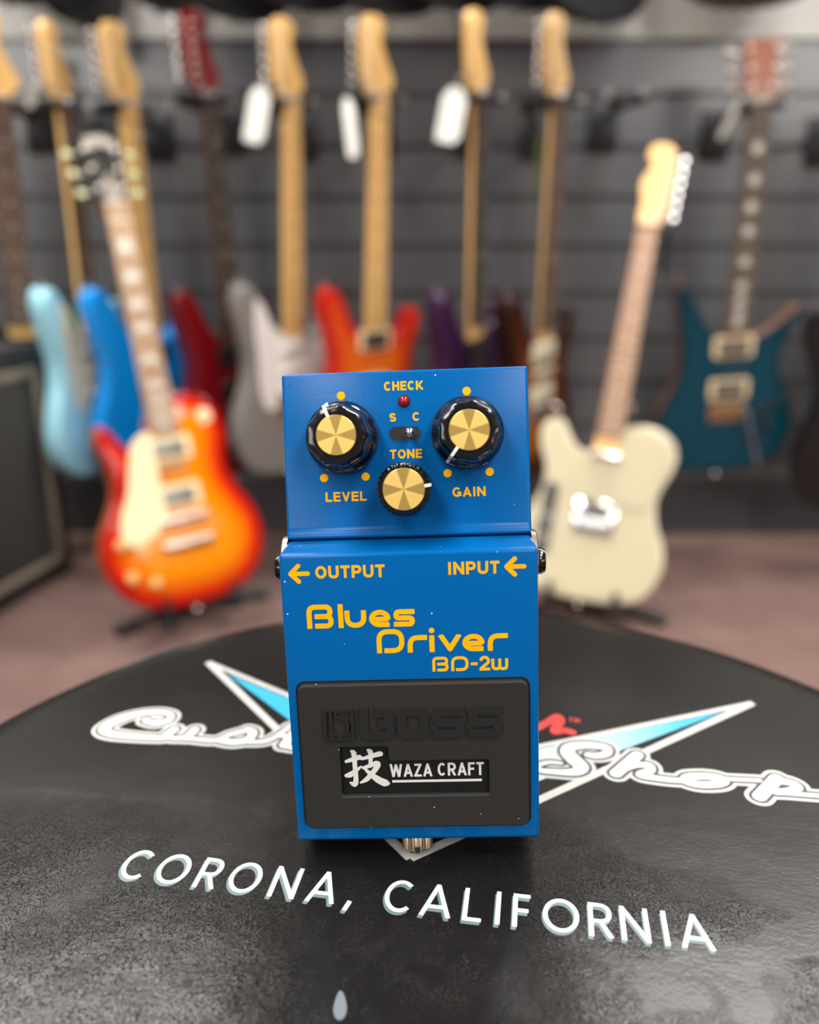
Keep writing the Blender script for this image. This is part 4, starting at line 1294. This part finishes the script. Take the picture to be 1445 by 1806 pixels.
WG['paul'] = guitar('electric_guitar', 'cherry sunburst single cutaway electric guitar on a floor stand at left', 'guitar', FL, (200, 364), (352, 1064), 1.72, 1.53, 17, dict(body=PAUL, left=True, top=cherry, side=mat('orange_brown_mahogany', (0.40, 0.12, 0.03), 0.2, coat=.5), dome=12, th=50, nut=800, scale=628, fend=350, board=PAULF, neck=mat('amber_neck', (0.42, 0.20, 0.07), .25, coat=.4), head=PAULH, headm=BLKPL, inlay='block', tuner=TUNG, guard=(PGP, CREAM), pickups=[('mini', 318, CREAM), ('mini', 222, CREAM)], bridge_kind='tom', bridge=176, knobs=[(88, 128, GOLD, 12), (126, 148, GOLD, 12), (78, 62, GOLD, 12), (120, 82, GOLD, 12)], toggle=(-88, 372)))
WG['white'] = guitar('electric_guitar', 'cream white electric guitar with chrome control plate on a floor stand at right', 'guitar', FL, (1143, 398), (1022, 1058), 1.80, 1.57, 4, dict(body=TELE, left=True, top=lac('cream_white_lacquer', (0.50, 0.45, 0.305)), board=PAUF, neck=MAPLE, head=TELEH, guard=([(-36, 330), (-60, 372), (-90, 384), (-120, 360), (-128, 330), (-118, 285), (-112, 235), (-90, 215), (-40, 218), (44, 218), (60, 245), (62, 280), (52, 312), (30, 322)], lac('cream_guard', (0.49, 0.44, 0.30))), pickups=[('small', 318, CHROME)], bridge_kind='tele', plate=True, knobs=[(101, 165, CHROME, 9.5), (101, 118, CHROME, 9.5)]))

# ------------------------------------------------------------------ hangers on the wall
HG = 'black guitar hangers hooked into the slat wall'
HLAB = dict(green='black wall hanger holding the green guitar', sky='black wall hanger holding the sky blue guitar', blue='black wall hanger holding the bright blue guitar', red='black wall hanger holding the dark red guitar', silver='black wall hanger holding the silver grey guitar', orange='black wall hanger holding the orange burst guitar', purple='black wall hanger holding the purple guitar', brown='black wall hanger holding the brown sunburst guitar', teal='black wall hanger holding the dark teal guitar', black='black wall hanger holding the black guitar')


def hanger(P, xdir, label):
    """P: middle of the yoke; xdir: unit vector along the yoke"""
    base = Vector((P.x, WALL_Y - .001, P.z - .01))
    e = empty('guitar_hanger', Matrix.Translation(base))
    tag(e, label, 'hanger', HG)
    obj('wall_plate', box(-.035, .035, -.012, 0, -.075, .035, .004), BLKMET, e, 40)
    q = P - base
    n = Vector((-xdir.y, xdir.x, 0))
    if n.y < 0: n = -n
    back = q + n * .075
    obj('arm', tube([(0, -.01, .0), (0, -.03, .0), back], .008, 10), BLKMET, e, 50)
    for s in (-1, 1):
        p0, p1 = back + xdir * s * .006, q + n * .035 + xdir * s * .034
        p2 = q - n * .045 + xdir * s * .036
        y = obj('yoke_prong', tube([p0, p1, q + xdir * s * .036, p2], .0095, 12), mat('black_foam', (0.012, 0.012, 0.012), .7), e, 60)
        obj('prong_cap', lathe([(.0098, -.006), (.0105, .004), (.008, .009), (.002, .0095)], 16, 'Z', (0, 0, 0)), mat('dull_cap', (0.22, 0.22, 0.22), .35, metal=.8), y, 50).matrix_local = Matrix.Translation(p2) @ (-n).to_track_quat('Z', 'Y').to_matrix().to_4x4()
    return e


for kname, lab in HLAB.items():
    g, M, k = WG[kname]
    LN = .8 if kname == 'teal' else .823
    P = M @ Vector((0, LN - .008, -.010))
    xd = (M.to_3x3() @ Vector((1, 0, 0))); xd.z = 0; xd.normalize()
    hanger(P, xd, lab)
hanger(at(1106, 172, 1.93), Vector((.96, -.28, 0)).normalized(), 'empty black wall hanger between the brown and the teal guitar')

# ------------------------------------------------------------------ swing tags
TG = 'paper tags hanging from the headstocks'


def price_tag(px0, px1, w, d, label, m, turn=0.0, cord=WHITEP, group=TG):
    """a card hung on a loop: px0 the knot, px1 the foot of the card"""
    A, B = at(*px0, d), at(*px1, d)
    up = (A - B).normalized()
    n = Vector((math.sin(turn), -math.cos(turn), 0)); n = (n - up * n.dot(up)).normalized()
    x = up.cross(n)
    M = Matrix(((x.x, up.x, n.x, B.x), (x.y, up.y, n.y, B.y), (x.z, up.z, n.z, B.z), (0, 0, 0, 1)))
    e = empty('price_tag', M)
    tag(e, label, 'tag', group)
    L = (A - B).length
    h = w / 2
    obj('card', slab([(-h * .9, 0), (h * .55, 0), (h, L * .14), (h, L * .80), (h * .45, L * .97), (-h * .45, L * .97), (-h, L * .80), (-h, L * .06)], -.0006, .0006), m, e)
    obj('cord', tube([(0, L * .9, .001), (.006, L * 1.08, .004), (.0, L * 1.2, -.002)], .0009, 6), cord, e)
    return e


price_tag((462, 150), (446, 252), .042, 1.84, 'white paper tag hanging beside the silver grey guitar headstock', PAPER, .2)
price_tag((612, 168), (625, 278), .030, 1.84, 'narrow white paper tag on a green cord beside the orange burst guitar', PAPER, .75, mat('green_cord', (0.01, 0.12, 0.05), .6))
price_tag((806, 152), (788, 252), .050, 1.84, 'wide white paper tag beside the purple guitar headstock', PAPER, .1)
price_tag((66, 140), (50, 190), .016, 1.82, 'thin grey tag strip hanging left of the sky blue guitar headstock', mat('grey_card', (0.45, 0.43, 0.40), .6), .6)
price_tag((1308, 172), (1270, 246), .018, 1.83, 'pale grey tag strip hanging from the teal guitar headstock', mat('grey_card', (0.45, 0.43, 0.40), .6), .5)
price_tag((1177, 395), (1170, 482), .018, 1.86, 'black tag strip hanging behind the white guitar headstock', BLKPL, .3)
price_tag((953, 240), (946, 345), .013, 1.96, 'dark green tag strip hanging behind the brown guitar neck', mat('dark_green_card', (0.10, 0.13, 0.02), .5), .3)
price_tag((172, 300), (186, 384), .022, 1.77, 'dark red tag hanging behind the sunburst guitar headstock', mat('dark_red_card', (0.20, 0.045, 0.035), .5), .3)

# ------------------------------------------------------------------ floor stands
STB = mat('black_stand_rubber', (0.012, 0.012, 0.012), 0.55)


def stand(gk, feet, label):
    g, M, k = WG[gk]
    c = M @ Vector((0, 0.02, -.10))
    e = empty('guitar_stand', Matrix.Translation((c.x, c.y, 0)))
    tag(e, label, 'guitar stand', 'black guitar stands on the carpet')
    o0 = Vector((c.x, c.y, 0))
    hub = M @ Vector((0, .02, -.13)) - o0
    hub.z = .030
    obj('hub', box(hub.x - .03, hub.x + .03, hub.y - .02, hub.y + .02, hub.z - .022, hub.z + .03, .006), STB, e, 40)
    for f in feet:
        q = Vector((f[0], f[1], .012)) - o0
        l = obj('leg', tube([hub, hub.lerp(q, .3), q], [.009, .009, .009], 12), STB, e, 50)
        d = (q - hub).normalized()
        obj('rubber_foot', tube([q - d * .035, q + d * .008], [.014, .015], 14), STB, l, 50)
    th = -.062
    for s in (-1, 1):
        a = M @ Vector((s * .07, -.022 if gk == 'paul' else -.022, th)) - o0
        b = M @ Vector((s * .07, -.020, .030)) - o0
        t = M @ Vector((s * .07, .030, .036)) - o0
        obj('cradle_arm', tube([hub, a, b, t], [.008, .009, .010, .009], 12), STB, e, 50)
    return e


def fl(px, py):
    p = atz(px, py, .012); return (p.x, p.y)


_c = WG['paul'][1] @ Vector((0, 0, -.1))
stand('paul', [fl(212, 1112), fl(466, 1046), (_c.x + .02, _c.y + .22)], 'black folding guitar stand under the cherry sunburst guitar')
_c = WG['white'][1] @ Vector((0, 0, -.1))
stand('white', [fl(1166, 1094), fl(925, 1085), (_c.x - .02, _c.y + .20)], 'black folding guitar stand under the cream white guitar')

# ------------------------------------------------------------------ speaker cabinet at the left
TOLEX = mat('black_tolex', (0.014, 0.014, 0.014), 0.6, bump=(700, .4, .001))
CLOTH = mat('dark_grille_cloth', (0.022, 0.021, 0.019), 0.9, bump=(900, .5, .001), noise=(300, (0.035, 0.033, 0.03)))
PIPE = mat('tan_piping', (0.20, 0.165, 0.125), 0.6)
A0 = Vector((-.845, 1.855, 0)); A1 = Vector((-.895, 1.64, 0))
dd = (A0 - A1).normalized()                     # along the front, away from the viewer
nf = Vector((dd.y, -dd.x, 0))                   # out of the front
CH = .555
MC = Matrix(((dd.x, 0, nf.x, A0.x), (dd.y, 0, nf.y, A0.y), (0, 1, 0, 0), (0, 0, 0, 1)))   # x along, y up, z out
cab = empty('speaker_cabinet', MC)
tag(cab, 'black guitar speaker cabinet with dark grille cloth and tan piping on the carpet', 'speaker')
CW = .66
obj('cabinet_shell', box(-CW, .035, .012, CH, -.20, .012, .012, 3), TOLEX, cab, 40)
obj('grille', box(-CW + .05, -.012, .05, CH - .055, .008, .0145, .002), CLOTH, cab, 40)
bm = bmesh.new()
x0, x1, y0, y1 = -CW + .045, -.007, .045, CH - .05
w = .020
for a in ((x0, x1, y0, y0 + w), (x0, x1, y1 - w, y1), (x0, x0 + w, y0, y1), (x1 - w, x1, y0, y1)):
    add_box(bm, a[0], a[1], a[2], a[3], .010, .020, .003)
obj('piping', bm, PIPE, cab, 40)
for x in (-CW + .05, -.01):
    for z in (-.16, -.03):
        obj('foot', lathe([(.016, 0), (.018, .013)], 16, 'Y', (x, 0, z)), STB, cab, 40)
obj('carrying_handle', box(-CW / 2 - .09, -CW / 2 + .09, CH - .004, CH + .014, -.12, -.08, .006), STB, cab, 50)

# ------------------------------------------------------------------ the upper row: dark guitars whose bodies dip into the frame
UP = 'dark guitars in the upper wall row'
DK = lac('charcoal_lacquer', (0.022, 0.022, 0.025), .2)
DB = lac('dark_brown_lacquer', (0.03, 0.012, 0.010), .2)
ups = [(20, 0, DK, 'first from the left of the dark guitars hung above the row', STRAT, 20), (160, 42, DK, 'charcoal guitar hung high between the sky blue and bright blue guitars', SUPER, 55), (296, 14, DK, 'charcoal guitar hung high just left of the red headstock', SUPER, 58), (425, 30, DK, 'charcoal guitar hung high just left of the silver guitar headstock', STRAT, 40), (545, 14, DK, 'charcoal guitar hung high between the silver and orange guitar headstocks', STRAT, 38), (690, 22, DK, 'charcoal guitar hung high right of the orange guitar headstock', STRAT, 38), (815, 14, DK, 'charcoal guitar hung high above the purple guitar headstock', STRAT, 40), (930, 12, DK, 'charcoal guitar hung high above the brown sunburst guitar headstock', STRAT, 40), (1056, 34, DK, 'charcoal guitar hung high over the empty wall hanger', STRAT, 45), (1322, 8, DB, 'dark brown guitar hung high above the teal guitar headstock', STRAT, 10)]
for px, py, m1, lab, out, rho in ups:
    p = at(px, py, 1.97)
    g = empty('electric_guitar')
    az = math.atan2(-p.x, p.y) + R(rho)
    nn = Vector((math.sin(az), -math.cos(az), 0)); up = Vector((0, 0, 1)); xx = up.cross(nn)
    g.matrix_world = Matrix(((xx.x, 0, nn.x, p.x), (xx.y, 0, nn.y, p.y), (0, 1, 0, p.z), (0, 0, 0, 1)))
    tag(g, lab, 'guitar', UP)
    obj('body', body_mesh(out, 42, None, None), m1, g, 35)
    obj('neck', box(-.024, .024, .31, .83, -.014, .010, .006), MAHOG, g, 40)
    obj('headstock', slab([(x * .001, y * .001 + .83) for x, y in crom(FENDH, 3)], -.012, .002, .001), DK, g, 40)
    obj('strap_button', lathe([(.004, .001), (.0035, -.006), (.0075, -.010), (.0075, -.013), (.002, -.0135)], 16, 'Y', (0, 0, -.022)), CHROME, g, 50)
